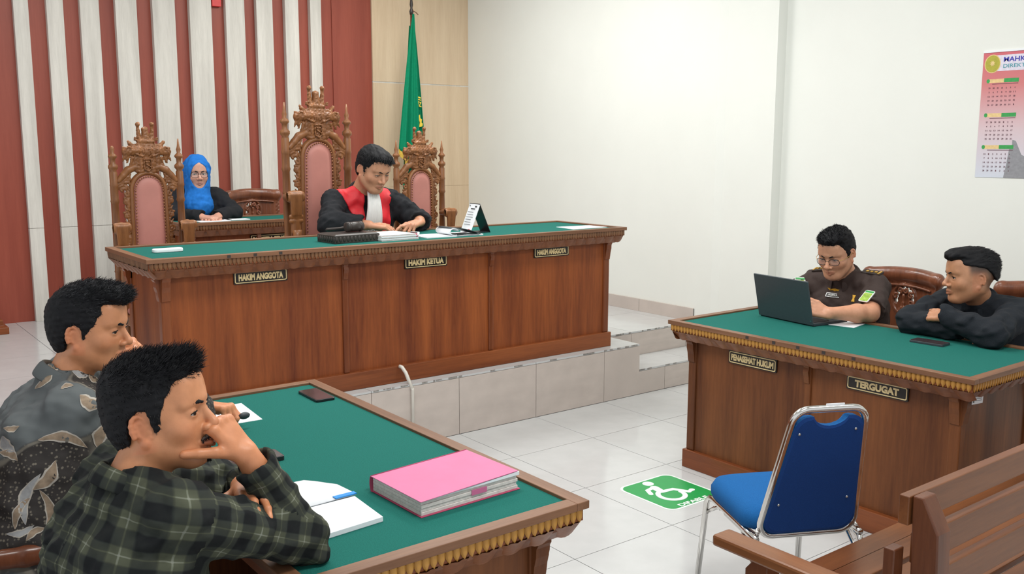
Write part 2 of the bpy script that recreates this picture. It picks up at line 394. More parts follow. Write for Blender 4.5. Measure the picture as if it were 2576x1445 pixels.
for y in (-1.674, -1.833, -1.969, -2.108, -2.261): u = -(y+1.973); MB().box((u-.009, -.4162, TH-.017), (u+.009, -.414, TH-.003)).build('rim_plug', 'dark_block', lap_t)
for x in (-1.386, -1.248, -1.11): u = x+.195; MB().box((u-.009, -.3687, BZ-PH-.018), (u+.009, -.3665, BZ-PH-.004)).build('rim_plug', 'dark_block', bench_t)

def nameplate(text, label, loc, rot, w=.295, h=.068, tw=.245, th=.036):
    t = thing('nameplate', label, 'sign', loc); t.rotation_euler = rot
    MB().prism(rrect(w, h, .004, 2), (0, .008)).build('plate', 'black_plate', t)
    o = rrect(w-.010, h-.010, .009); i_ = rrect(w-.019, h-.019, .006); n = len(o)
    m = MB(); m.add([(x, y, .0098) for x, y in o]+[(x, y, .0098) for x, y in i_]+[(x, y, .0078) for x, y in o]+[(x, y, .0078) for x, y in i_],
                    [(k, (k+1) % n, n+(k+1) % n, n+k) for k in range(n)]+[(2*n+k, 2*n+(k+1) % n, (k+1) % n, k) for k in range(n)]+[(n+k, n+(k+1) % n, 3*n+(k+1) % n, 3*n+k) for k in range(n)])
    m.build('border', 'gold_paint', t)
    if text: inst('lettering', text_mesh(text, tw, th, 'gold_paint', .002, .055), t, (0, 0, .008))
    return t
RF = (PI/2, 0, 0)                                       # faces -Y
RL = (PI/2, 0, -PI/2)                                   # faces -X
yf = .378-.735/2+.082-.0005+.012
nameplate('HAKIM ANGGOTA', 'black HAKIM ANGGOTA nameplate on the left bay of the judges bench', (-1.186, yf, 1.060), RF)
nameplate('HAKIM KETUA', 'black HAKIM KETUA nameplate in the middle of the judges bench', (-.164, yf, 1.063), RF)
nameplate('HAKIM ANGGOTA', 'black HAKIM ANGGOTA nameplate on the right bay of the judges bench', (.803, yf, 1.060), RF)
xf = .995-.83/2+.082+.012-.0005
nameplate('PENASEHAT HUKUM', 'black PENASEHAT HUKUM nameplate on the laptop table', (xf, -1.644, .667), RL, .297, .068, .262, .034)
nameplate('TERGUGAT', 'black TERGUGAT nameplate on the laptop table behind the blue chair', (xf, -2.330, .672), RL, .300, .066, .215, .034)
nameplate('PANITERA PENG', 'black nameplate half hidden on the front of the clerk desk', (-.215, 2.46-.28+.082+.0115, 1.036), RF, .30, .066, .26, .03)
o = MB().box((-.046, 0, -.017), (.046, .001, .017)).mat(1).box((-.04, -.0006, -.010), (-.028, .0005, .010)).box((-.02, -.0006, -.004), (.036, .0005, -.002)).box((-.02, -.0006, .004), (.036, .0005, .006)).build('inventory_sticker', ['paper', 'dark_grey'], None, 0, (.722, -2.7515, .700)); o.rotation_euler = (0, math.radians(4), 0)
tag(o, 'small white inventory sticker on the end of the laptop table', 'sticker')

# floor sticker: wheelchair sign
t = thing('floor_sticker', 'green DIFABLE wheelchair sticker on the floor tiles', 'sticker', (.305, -1.44, 0))
MB().prism(rrect(.375, .385, .055, 8), (.0002, .0012)).build('backing', 'sticker_white', t)
MB().prism(rrect(.352, .362, .047, 8), (.0012, .0018)).build('green_field', 'sticker_green', t)
sy = MB(); Z0, Z1 = .0017, .0024
def stroke(m, pts, w, zz=0):
    P = [Vector(p) for p in pts]; lft = []; rgt = []
    for i, p in enumerate(P):
        d = (P[min(i+1, len(P)-1)]-P[max(i-1, 0)]).normalized(); n_ = Vector((-d.y, d.x)); lft.append(p+n_*w/2); rgt.append(p-n_*w/2)
    for i in range(len(P)-1): m.prism([tuple(rgt[i]), tuple(rgt[i+1]), tuple(lft[i+1]), tuple(lft[i])], (Z0, Z1+zz+.00015*(i % 2)))
    for p in P: m.prism([(p.x+w/2*math.cos(k*PI/6), p.y+w/2*math.sin(k*PI/6)) for k in range(12)], (Z0, Z1+zz-.00025))
def fl(x, y): return (x-.305, y+1.44)
c = fl(.297, -1.300); sy.prism([(c[0]+.030*math.cos(k*PI/10), c[1]+.030*math.sin(k*PI/10)) for k in range(20)], (Z0, Z1))
stroke(sy, [fl(.278, -1.356), fl(.226, -1.366), fl(.203, -1.412)], .026)
stroke(sy, [fl(.283, -1.358), fl(.270, -1.416)], .044, .0006)
stroke(sy, [fl(.272, -1.424), fl(.342, -1.433), fl(.380, -1.503), fl(.414, -1.496)], .030, .0012)
cx, cy = fl(.278, -1.482); stroke(sy, [(cx+.068*math.cos(math.radians(a)), cy+.068*math.sin(math.radians(a))) for a in range(120, 361, 15)], .026, .0018)
sy.build('wheelchair_symbol', 'sticker_white', t)
inst('lettering', text_mesh('DIFABLE', .205, .030, 'sticker_white', .0008, .03), t, (0, -.163, .0017))
# cable duct on the platform riser
MB_ = MB(); MB_.tube([(-.335, -.009, .01), (-.335, -.009, .33), (-.338, -.012, .345)], .011, 6, flat=.8); MB_.tube([(-.336, -.010, .335), (-.355, .030, .43), (-.368, .050, .462), (-.374, .068, .465)], .0125, 6, flat=.8)
tag(MB_.build('cable_duct', 'ivory_plastic'), 'white cable duct climbing the platform front to the bench', 'cable duct')
# stand base at the far left
t = thing('flag_stand', 'dark brown wooden stand base at the left end of the platform', 'stand', (-2.12, 3.24, PH))
MB().rloft([(0, 0), (0, .05), (.03, .06), (.03, .10), (.06, .115)], .40, .40).build('base', 'teak_x', t, .004)
MB().lathe([(.03, .11), (.03, .14), (.018, .16), (.018, 1.2)], n=14).build('pole', 'chair_wood', t)
o = MB().box((-.137, 3.47, 2.912), (-.058, YB, 3.02)).build('red_plaque', 'red_plaque', None, .004); tag(o, 'small red plaque high on the wall between two cream boards', 'plaque')
# ================================================================== SCULPTING (distance fields -> smooth meshes)
f32 = np.float32
class Sdf:
    def __init__(s, lo, hi, h):
        s.lo = np.array(lo, float); s.h = h; s.n = np.maximum(4, np.ceil((np.array(hi, float)-s.lo)/h).astype(int)+1)
        s.ax = [(s.lo[i]+h*np.arange(s.n[i])).astype(f32) for i in range(3)]
        s.d = np.full(tuple(s.n), 9., f32)
    def sub(s, lo, hi, m):
        sl = []
        for i in range(3):
            a = int(max(0, math.floor((lo[i]-m-s.lo[i])/s.h))); b = int(min(s.n[i], math.ceil((hi[i]+m-s.lo[i])/s.h)+1))
            if b <= a: return None
            sl.append(slice(a, b))
        return tuple(sl)
    def pts(s, sl):
        return s.ax[0][sl[0]][:, None, None], s.ax[1][sl[1]][None, :, None], s.ax[2][sl[2]][None, None, :]
    def comb(s, sl, e, k, op):
        d = s.d[sl]
        if op == '+':
            if k > 0:
                hh = np.clip(.5+.5*(d-e)/k, 0, 1); r = d*(1-hh)+e*hh-k*hh*(1-hh)
            else: r = np.minimum(d, e)
        else:
            e = -e
            if k > 0:
                hh = np.clip(.5-.5*(d-e)/k, 0, 1); r = d*(1-hh)+e*hh+k*hh*(1-hh)
            else: r = np.maximum(d, e)
        s.d[sl] = r
    def cap(s, a, b, ra, rb=None, k=.0, op='+'):
        rb = ra if rb is None else rb; a = np.array(a, float); b = np.array(b, float); R = max(ra, rb)
        sl = s.sub(np.minimum(a, b)-R, np.maximum(a, b)+R, 1.6*k+3*s.h)
        if sl is None: return s
        X, Y, Z = s.pts(sl); ab = b-a; L2 = max(float(ab @ ab), 1e-12)
        t = np.clip(((X-f32(a[0]))*f32(ab[0])+(Y-f32(a[1]))*f32(ab[1])+(Z-f32(a[2]))*f32(ab[2]))/f32(L2), 0, 1)
        e = np.sqrt((X-(a[0]+t*ab[0]))**2+(Y-(a[1]+t*ab[1]))**2+(Z-(a[2]+t*ab[2]))**2)-(ra+(rb-ra)*t)
        s.comb(sl, e.astype(f32), k, op); return s
    def chain(s, P, r, k=.0, op='+'):
        R = r if hasattr(r, '__len__') else [r]*len(P)
        for i in range(len(P)-1): s.cap(P[i], P[i+1], R[i], R[i+1], k, op)
        return s
    def ell(s, c, r, k=.0, op='+', M=None):
        c = np.array(c, float); r = np.array(r, float); R = r.max() if M is not None else r
        sl = s.sub(c-R, c+R, 1.6*k+3*s.h)
        if sl is None: return s
        X, Y, Z = s.pts(sl); x, y, z = X-f32(c[0]), Y-f32(c[1]), Z-f32(c[2])
        if M is not None: x, y, z = [M[0][i]*x+M[1][i]*y+M[2][i]*z for i in range(3)]     # M columns = local axes
        k0 = np.sqrt((x/r[0])**2+(y/r[1])**2+(z/r[2])**2); k1 = np.sqrt((x/r[0]**2)**2+(y/r[1]**2)**2+(z/r[2]**2)**2)
        e = np.where(k1 > 1e-6, k0*(k0-1)/np.maximum(k1, 1e-6), -r.min())
        s.comb(sl, e.astype(f32), k, op); return s
    def plane(s, p, n, op='-', k=0):            # '-' removes the side the normal points to
        n = np.array(n, float); n /= np.linalg.norm(n); X, Y, Z = s.ax[0][:, None, None], s.ax[1][None, :, None], s.ax[2][None, None, :]
        e = -((X-p[0])*n[0]+(Y-p[1])*n[1]+(Z-p[2])*n[2]); s.comb((slice(None),)*3, np.broadcast_to(e, s.d.shape).astype(f32), k, '-' if op == '-' else '+'); return s
    def noise(s, amp, wl, seed=0, band=.05, aniso=(1, 1, 1)):
        g = np.random.RandomState(seed); X, Y, Z = s.ax[0][:, None, None], s.ax[1][None, :, None], s.ax[2][None, None, :]
        tot = np.zeros(s.d.shape, f32)
        for i in range(6):
            v = g.normal(size=3)*np.array(aniso); v /= np.linalg.norm(v); q = 2*PI/wl*(.6+.9*g.rand()); ph = g.rand(3)*7
            wv = np.sin(X*(v[0]*q)+Y*(v[1]*q)+Z*(v[2]*q)+ph[0]+1.5*np.sin(X*q*.4+ph[1])*np.sin(Z*q*.5+Y*q*.3+ph[2])); tot += wv.astype(f32)
        s.d += tot*(amp/2.6); return s
    def mesh(s):
        d = s.d; sg = d < 0; n = d.shape
        # active cells
        c = np.zeros(tuple(k-1 for k in n), np.uint8)
        for i in (0, 1):
            for j in (0, 1):
                for k in (0, 1): c += sg[i:n[0]-1+i, j:n[1]-1+j, k:n[2]-1+k]
        act = np.argwhere((c > 0) & (c < 8)); idx = np.full(c.shape, -1, np.int64); idx[act[:, 0], act[:, 1], act[:, 2]] = np.arange(len(act))
        pos = np.zeros((len(act), 3)); cnt = np.zeros(len(act))
        for ax in range(3):
            o = [q for q in range(3) if q != ax]
            for a in (0, 1):
                for b in (0, 1):
                    o0 = np.zeros(3, int); o0[o[0]] = a; o0[o[1]] = b; o1 = o0.copy(); o1[ax] = 1
                    p0 = act+o0; p1 = act+o1; d0 = d[p0[:, 0], p0[:, 1], p0[:, 2]].astype(float); d1 = d[p1[:, 0], p1[:, 1], p1[:, 2]].astype(float)
                    m = (d0 < 0) != (d1 < 0); t = d0[m]/(d0[m]-d1[m]); q = np.tile(o0.astype(float), (m.sum(), 1)); q[:, ax] += t; pos[m] += q; cnt[m] += 1
        V = s.lo+(act+pos/np.maximum(cnt, 1)[:, None])*s.h
        Fs = []
        for ax in range(3):
            sl0 = [slice(1, -1)]*3; sl1 = [slice(1, -1)]*3; sl0[ax] = slice(0, n[ax]-1); sl1[ax] = slice(1, n[ax])
            a, b = sg[tuple(sl0)], sg[tuple(sl1)]; e = np.argwhere(a != b)
            if not len(e): continue
            fl_ = a[e[:, 0], e[:, 1], e[:, 2]]
            off = np.ones(3, int); off[ax] = 0; e = e+off; u, v = [(1, 2), (2, 0), (0, 1)][ax]
            q = []
            for (du, dv) in ((-1, -1), (0, -1), (0, 0), (-1, 0)):
                p = e.copy(); p[:, u] += du; p[:, v] += dv; q.append(idx[p[:, 0], p[:, 1], p[:, 2]])
            q = np.stack(q, 1); q[~fl_] = q[~fl_][:, ::-1]; Fs.append(q)
        Fq = np.concatenate(Fs) if Fs else np.zeros((0, 4), int)
        return V, Fq[(Fq >= 0).all(1)]
def np_mesh(name, V, F, mats, smooth=True, mi=None, colr=None, uv=None):
    me = bpy.data.meshes.new(name); V = np.asarray(V, f32); F = np.asarray(F, np.int32); k = F.shape[1]
    me.vertices.add(len(V)); me.vertices.foreach_set('co', V.ravel()); me.loops.add(F.size); me.loops.foreach_set('vertex_index', F.ravel())
    me.polygons.add(len(F)); me.polygons.foreach_set('loop_start', np.arange(len(F), dtype=np.int32)*k); me.polygons.foreach_set('loop_total', np.full(len(F), k, np.int32))
    for m in (mats if isinstance(mats, (list, tuple)) else [mats]): me.materials.append(MATS[m])
    me.update(calc_edges=True)
    if mi is not None: me.polygons.foreach_set('material_index', np.asarray(mi, np.int32))
    me.polygons.foreach_set('use_smooth', np.full(len(F), smooth))
    if colr is not None:
        at = me.color_attributes.new('tint', 'FLOAT_COLOR', 'POINT'); at.data.foreach_set('color', np.concatenate([colr, np.ones((len(V), 1))], 1).astype(f32).ravel())
    if uv is not None:
        at = me.uv_layers.new(name='cloth'); at.data.foreach_set('uv', np.asarray(uv, f32).ravel())
    me.validate(); return me
def nobj(name, me, parent=None, loc=None):
    o = bpy.data.objects.new(name, me); link(o, parent)
    if loc is not None: o.location = loc
    return o

# ================================================================== CARVED HIGH-BACK CHAIRS
def spiral(cx, cz, r, a0, turns, n=14, y=0, sx=1):
    return [(cx+sx*r*(1-.75*i/n)*math.cos(a0+turns*2*PI*i/n), y, cz+r*(1-.75*i/n)*math.sin(a0+turns*2*PI*i/n)) for i in range(n+1)]
def throne_meshes():
    M = {}
    HW = .1925
    # crest (z measured from the chair foot)
    s = Sdf((-.16, -.045, 1.20), (.16, .045, 1.53), .0032)
    for sx in (-1, 1):
        s.cap((sx*.036, 0, 1.395), (sx*.041, 0, 1.485), .016, .009, .008).ell((sx*.041, -.004, 1.497), (.014, .014, .014), .004)
        for i in range(6):                     # acanthus fan
            a = math.radians(18+i*24); r0, r1 = .05, .118-.006*i
            c0 = (sx*(.03+r0*math.cos(a)), -.006, 1.325+r0*math.sin(a)*.75); c1 = (sx*(.02+r1*math.cos(a)), -.012, 1.325+r1*math.sin(a)*.95)
            s.cap(c0, c1, .021, .007, .006)
        s.cap((sx*.05, -.01, 1.345), (sx*.118, -.012, 1.335), .026, .022, .01).cap((sx*.118, -.012, 1.335), (sx*.112, -.01, 1.275), .024, .006, .01)
        for i in range(3): s.cap((sx*(.085+.02*i), -.014, 1.30+.006*i), (sx*(.095+.022*i), -.012, 1.262+.01*i), .010, .004, .004)
        s.chain(spiral(sx*.082, 1.255, .026, PI/2, 1.1, 12, -.006, sx), .0085, .003)
        s.chain(spiral(sx*.103, 1.345, .022, 0, 1.2, 12, -.03, sx), .006, .002)
        s.cap((sx*.03, -.03, 1.31), (sx*.07, -.03, 1.325), .007, .004, .003)
        s.ell((sx*.021, -.02, 1.425), (.010, .02, .013), .0, '-')
        s.ell((sx*.062, -.01, 1.392), (.012, .05, .010), .003, '-')
    s.cap((0, 0, 1.40), (0, 0, 1.455), .026, .019, .008).ell((0, 0, 1.470), (.020, .018, .013), .004)
    s.cap((-.035, -.014, 1.395), (.035, -.014, 1.395), .012, None, .004).cap((-.03, -.016, 1.372), (.03, -.016, 1.372), .011, None, .003)
    s.ell((0, -.008, 1.335), (.055, .026, .042), .01)
    for i in range(-2, 3): s.cap((i*.013, -.032, 1.35), (i*.010, -.034, 1.322), .0055, .004, .002)
    # shield
    s.cap((-.062, -.004, 1.31), (-.058, -.004, 1.225), .017, .015, .006).cap((.062, -.004, 1.31), (.058, -.004, 1.225), .017, .015, .006)
    s.cap((-.035, -.006, 1.30), (-.032, -.006, 1.22), .022, .020, .004).cap((.035, -.006, 1.30), (.032, -.006, 1.22), .022, .020, .004)
    s.cap((0, -.004, 1.30), (0, -.004, 1.222), .026, .022, .004)
    for (a, b) in (((-.022, 1.292), (.022, 1.292)), ((-.022, 1.292), (-.02, 1.235)), ((.022, 1.292), (.02, 1.235)), ((-.02, 1.235), (0, 1.222)), ((.02, 1.235), (0, 1.222)), ((-.012, 1.275), (.010, 1.275)), ((-.01, 1.262), (.012, 1.250))):
        s.cap((a[0], -.031, a[1]), (b[0], -.031, b[1]), .0042, None, .001)
    s.noise(.0018, .018, 3)
    M['crest'] = np_mesh('crest', *s.mesh(), 'throne_wood')
    # shoulders (arched yoke joining posts and crest)
    s = Sdf((-.19, -.04, 1.13), (.19, .04, 1.30), .004)
    for sx in (-1, 1): s.chain([(sx*.168, 0, 1.165), (sx*.140, 0, 1.195), (sx*.110, 0, 1.228), (sx*.072, 0, 1.245), (0, 0, 1.235)], [.017, .020, .022, .022, .022], .006)
    M['yoke'] = np_mesh('yoke', *s.mesh(), 'throne_wood')
    # pierced side carving
    s = Sdf((.088, -.03, .42), (.185, .03, 1.235), .0036)
    g = np.random.RandomState(2); z = .45; i = 0
    while z < 1.16:
        wdt = .118 if z < 1.05 else .13
        s.chain(spiral(wdt+.012*(-1)**i, z+.018, .023, g.rand()*6, 1.25*(-1)**i, 12, -.004), .0068, .002)
        s.cap((.104, -.004, z), (.128, -.006, z+.045), .0085, .004, .003); s.cap((.128, -.006, z+.01), (.142, -.004, z+.03), .008, .003, .003)
        z += .041; i += 1
    for zz in (.47, .62, .81, 1.03): s.cap((.118, 0, zz-.018), (.118, 0, zz+.018), .014, None, .003)
    for q in range(5): s.chain(spiral(.115+.014*q, 1.195-.014*q, .016, q*1.7, 1.2, 10, -.004), .006, .002); s.cap((.10+.017*q, -.004, 1.205-.016*q), (.108+.017*q, -.004, 1.175-.016*q), .008, .005, .003)
    s.cap((.108, 0, .42), (.104, 0, 1.14), .007, None, .003)
    s.noise(.0012, .02, 5)
    V, F = s.mesh(); M['carving_r'] = np_mesh('side_carving', V, F, 'throne_wood'); M['carving_l'] = np_mesh('side_carving', V*np.array([-1, 1, 1]), F[:, ::-1], 'throne_wood')
    # oval frame and cushion
    def arch(hw, ztop, z0=.40, n=18):
        p = [(hw*1.10, z0), (hw*1.06, .75)]
        for k in range(n+1): a = PI*k/n; p.append((hw*math.cos(a), ztop-hw*1.05+hw*1.05*math.sin(a)))
        return p+[(-hw*1.06, .75), (-hw*1.10, z0)]
    o, i_ = arch(.108, 1.225), arch(.085, 1.198); m = MB(); n = len(o)
    rows = [(o, .012), (o, -.016), ([((a[0]+b[0])/2, (a[1]+b[1])/2) for a, b in zip(o, i_)], -.026), (i_, -.016), (i_, .012)]
    v = []; f = []
    for r, y in rows: v += [(x, y, z) for x, z in r]
    for q in range(4): f += [(q*n+k, q*n+k+1, (q+1)*n+k+1, (q+1)*n+k) for k in range(n-1)]
    m.add(v, f, True); M['back_frame'] = m.mesh('back_frame', 'throne_wood')
    m = MB(); v = []; f = []; S_ = 6
    for q in range(S_+1):
        t = q/S_; r = arch(.086*(1-t*.98), 1.199-t*.10, .40); y = -.010-.020*math.sin(min(1, t*2.2)*PI/2)
        v += [(x, y, z) for x, z in r]
    for q in range(S_): f += [(q*n+k, q*n+k+1, (q+1)*n+k+1, (q+1)*n+k) for k in range(n-1)]
    f.append(tuple(S_*n+k for k in range(n)))
    m.add(v, f, True); M['back_cushion'] = m.mesh('back_cushion', 'pink_leather')
    st = []
    a_ = arch(.080, 1.190)
    for (x0, z0), (x1, z1) in zip(a_[:-1], a_[1:]):
        L_ = math.hypot(x1-x0, z1-z0); k = max(1, round(L_/.019))
        st += [(x0+(x1-x0)*j/k, z0+(z1-z0)*j/k) for j in range(k)]
    M['studs'] = st; M['stud'] = MB().ball((0, 0, 0), (.0052, .005, .0052), 6).mesh('stud', 'brass_stud')
    # turned posts
    def post(broken):
        pr = [(.022, .30), (.022, .62), (.027, .63), (.022, .64), (.019, .70), (.023, .80), (.018, .90), (.024, .91), (.022, .92), (.020, 1.03), (.026, 1.045), (.022, 1.06), (.022, 1.13), (.025, 1.14), (.022, 1.15), (.022, 1.215), (.016, 1.225), (.028, 1.24), (.028, 1.255), (.014, 1.27), (.016, 1.295), (.026, 1.305), (.024, 1.315), (.010, 1.33), (.014, 1.35), (.009, 1.365)]
        pr += [(.005, 1.37)] if broken else [(.0075, 1.372), (.004, 1.415)]
        return MB().lathe(pr, n=14).mesh('post', 'throne_wood')
    M['post'] = post(False); M['post_broken'] = post(True)
    # arms with scrolled, fluted ends
    s = Sdf((-.05, -.27, .44), (.05, .02, .72), .0045)
    s.cap((0, 0, .640), (0, -.16, .650), .026, .030, .01).cap((-.030, -.185, .645), (.030, -.185, .645), .032, None, .008)
    s.cap((0, -.185, .62), (0, -.175, .50), .030, .024, .01)
    for i in range(-2, 3): s.cap((i*.015, -.216, .655), (i*.012, -.204, .545), .0085, .007, .003)
    for zz in (.535, .51): s.cap((-.030, -.19, zz), (.030, -.19, zz), .013, None, .002)
    s.cap((0, -.18, .50), (0, -.18, .45), .026, .030, .005)
    V, F = s.mesh(); M['arm'] = np_mesh('arm', V, F, 'throne_wood')
    return M
TM = throne_meshes()
def throne(label, loc, sc_, broken=False, rz=0):
    t = thing('carved_throne', label, 'chair', loc, rz, 'carved high-back chairs behind the judges bench'); t.scale = (sc_,)*3
    HW = .1925
    for k in ('crest', 'yoke'): nobj(k, TM[k], t)
    nobj('side_carving', TM['carving_r'], t); nobj('side_carving', TM['carving_l'], t)
    fr = nobj('back_frame', TM['back_frame'], t); cu = nobj('back_cushion', TM['back_cushion'], t); cu['label'] = 'dusty pink leather back'
    for x, z in TM['studs']: inst('stud', TM['stud'], cu, (x, -.028, z))
    inst('post', TM['post_broken' if broken else 'post'], t, (-HW, 0, 0)); inst('post', TM['post'], t, (HW, 0, 0))
    for s in (-1, 1):
        inst('arm', TM['arm'], t, (s*HW, 0, .25), (0, 0, 0), (1, .6, 1))
        MB().lathe([(.026, 0), (.026, .05), (.018, .08), (.024, .16), (.02, .30), (.028, .34), (.028, .46), (.020, .50), (.026, .60), (.022, .66), (.028, .71)], (s*.19, -.115, 0), 12).build('front_leg', 'throne_wood', t)
        MB().box((s*HW-.022, -.022, 0), (s*HW+.022, .022, .31)).build('rear_leg', 'throne_wood', t, .003)
    MB().box((-.21, -.23, .33), (.21, .02, .39)).build('seat_frame', 'throne_wood', t, .006)
    MB().box((-.195, -.225, .385), (.195, 0, .43)).build('seat', 'pink_leather', t, .02, None, 3)
    return t
throne('carved wooden high-back chair with pink leather at the left end of the bench', (-1.40, 1.25, PH), 1, True)
throne('tallest carved wooden high-back chair with pink leather behind the judge', (-.287, 1.25, PH), 1.17)
throne('carved wooden high-back chair with pink leather in front of the green flag', (.516, 1.25, PH), 1)

# ================================================================== ARMCHAIRS WITH PIERCED MEDALLION
def armchair_meshes():
    M = {}
    HW = .25
    # curved back panel with a pierced medallion, local front = -y; z from the chair foot
    s = Sdf((-.29, -.10, .46), (.29, .14, 1.06), .0052)
    cy = lambda x: .09-.85*x*x                                # curve of the back in plan
    def P(x, z): return (x, cy(x)+.05*(z-.5), z)
    xs = np.linspace(-.225, .225, 13)
    for zz in np.arange(.50, .93, .014): s.chain([P(x, zz) for x in xs], .013, .008)
    for sx in (-1, 1):                                        # side stiles, rope cut
        for k in range(16): z0 = .48+k*.030; s.cap(P(sx*.238, z0), P(sx*.252, z0+.022), .015, None, .003)
    s.chain([P(x, .945-.25*x*x) for x in np.linspace(-.262, .262, 15)], .030, .03)
    for sx in (-1, 1): s.ell((sx*.262, cy(.262)+.025, .930), (.024, .036, .036), .006)
    s.chain([(x, cy(x)-.008, .885-.3*x*x) for x in np.linspace(-.2, .2, 9)], .007, .003)
    mz = .805
    for a in range(0, 360, 24):                               # holes of the medallion (upper arc)
        if 250 < a < 290: continue
        x, z = .058*math.cos(math.radians(a)), mz+.058*math.sin(math.radians(a))
        if z > mz-.02: s.ell((x, cy(x)+.01, z), (.012, .06, .012), .002, '-')
    ring = [(.085*math.cos(a), cy(0)-.004, mz+.085*math.sin(a)) for a in np.linspace(0, 2*PI, 25)]
    s.chain(ring, .008, .003)
    for a in range(-20, 210, 46): s.chain(spiral(.056*math.cos(math.radians(a)), mz+.056*math.sin(math.radians(a)), .020, a, 1.1, 9, cy(0)-.010), .0055, .002)
    for a in range(0, 360, 60): s.ell((.018*math.cos(math.radians(a)), cy(0)-.008, mz-.065+.018*math.sin(math.radians(a))), (.014, .012, .014), .003)
    for zz in (-.02, .02): s.cap((0, cy(0)-.006, mz+zz), (0, cy(0)-.004, mz-.05+zz), .012, .006, .004)
    M['back'] = np_mesh('backrest', *s.mesh(), 'chair_wood')
    s = Sdf((-.06, -.40, .56), (.06, .06, .72), .006)
    s.chain([(0, .02, .68), (0, -.12, .665), (0, -.28, .66), (0, -.34, .645)], [.022, .024, .028, .026], .01).cap((-.02, -.345, .635), (.02, -.345, .635), .026, None, .006)
    M['arm'] = np_mesh('armrest', *s.mesh(), 'chair_wood')
    M['leg'] = MB().lathe([(.018, 0), (.020, .03), (.016, .06), (.026, .12), (.018, .20), (.026, .28), (.022, .32), (.026, .36), (.026, .45)], n=12).mesh('leg', 'chair_wood')
    M['armpost'] = MB().lathe([(.024, 0), (.018, .04), (.024, .09), (.016, .14), (.022, .20)], n=12).mesh('arm_post', 'chair_wood')
    return M
AM = armchair_meshes()
def armchair(label, loc, rz, group, scale=1, zs=1.06):
    t = thing('carved_armchair', label, 'chair', loc, rz, group); t.scale = (scale*.87, scale, scale*zs)
    nobj('backrest', AM['back'], t)
    for s in (-1, 1):
        inst('armrest', AM['arm'], t, (s*.265, 0, 0)); inst('arm_post', AM['armpost'], t, (s*.265, -.31, .44))
        inst('leg', AM['leg'], t, (s*.235, -.36, 0)); MB().bar((s*.225, .03, 0), (s*.235, .02, .52), .042, .045).build('leg', 'chair_wood', t, .004)
    MB().box((-.262, -.39, .375), (.262, .04, .435)).build('seat_frame', 'chair_wood', t, .008)
    MB().box((-.245, -.38, .43), (.245, .02, .475)).build('seat', 'pink_leather', t, .02, None, 3)
    return t
armchair('brown carved armchair with pierced medallion behind the uniformed man', (1.94, -1.665, 0), -PI/2, 'carved armchairs at the laptop table', 1.0)
armchair('brown carved armchair mostly hidden behind the man in black', (1.95, -2.44, 0), -PI/2, 'carved armchairs at the laptop table')
armchair('empty brown carved armchair beside the woman in the blue headscarf', (-.035, 2.93, PH), 0, 'carved armchairs at the clerk desk', .98)
armchair('brown carved armchair hidden behind the woman in the blue headscarf', (-.625, 2.98, PH), 0, 'carved armchairs at the clerk desk', .92)
armchair('brown armchair under the man in the plaid shirt', (-2.74, -2.62, 0), PI/2, 'armchairs at the near table', .97, .80)
armchair('dark brown armchair behind the man in the batik shirt', (-2.835, -1.855, 0), PI/2, 'armchairs at the near table', .97, 1.12)

# ================================================================== BLUE BANQUET CHAIR
t = thing('banquet_chair', 'blue banquet chair with chrome frame beside the wheelchair sticker', 'chair', (-.352, -2.630, 0), -math.atan2(.45, .89))
# local: +y forward, x right
m = MB(); prof = rrect(.43, .42, .09, 6, 0, .10)
for (k, z, ins) in ((0, 0, 0),): pass
rows = [(.030, .415), (.006, .418), (0, .432), (0, .455), (.012, .478), (.045, .492), (.10, .497)]
v = []; f = []; n = len(prof)
for ins, z in rows:
    sx_ = (.43-2*ins)/.43; v += [(x*sx_*(1 if y < .2 else .97), (y-.10)*sx_+.10, z) for x, y in prof]
for i in range(len(rows)-1): f += [(i*n+k, i*n+(k+1) % n, (i+1)*n+(k+1) % n, (i+1)*n+k) for k in range(n)]
f += [tuple(range(n-1, -1, -1)), tuple((len(rows)-1)*n+k for k in range(n))]
m.add(v, f, True).build('seat', 'blue_fabric', t)
def lean(z): return -.105-.27*(z-.42)                    # y of the back plane at height z
def bp(x, z, off=0): return (x, lean(z)+off, z)
W0, W1, ZB, ZT = .182, .126, .40, .885                    # frame half widths and heights
def back_path(hw0, hw1, zb, zt, r=.055, n=6):
    p = []
    hw = lambda z: hw0+(hw1-hw0)*(z-zb)/(zt-zb)
    for (sx, zc, a0) in ((1, zb+r, -90), (1, zt-r, 0), (-1, zt-r, 90), (-1, zb+r, 180)):
        for k in range(n+1):
            a = math.radians(a0+90*k/n); p.append((sx*(hw(zc)-r)+r*math.cos(a), zc+r*math.sin(a)))
    return p
m = MB(); bpth = back_path(W0, W1, ZB, ZT); m.tube([bp(x, z) for x, z in bpth], .0125, 10, True, 1.0); m.build('back_tube', 'chrome', t)
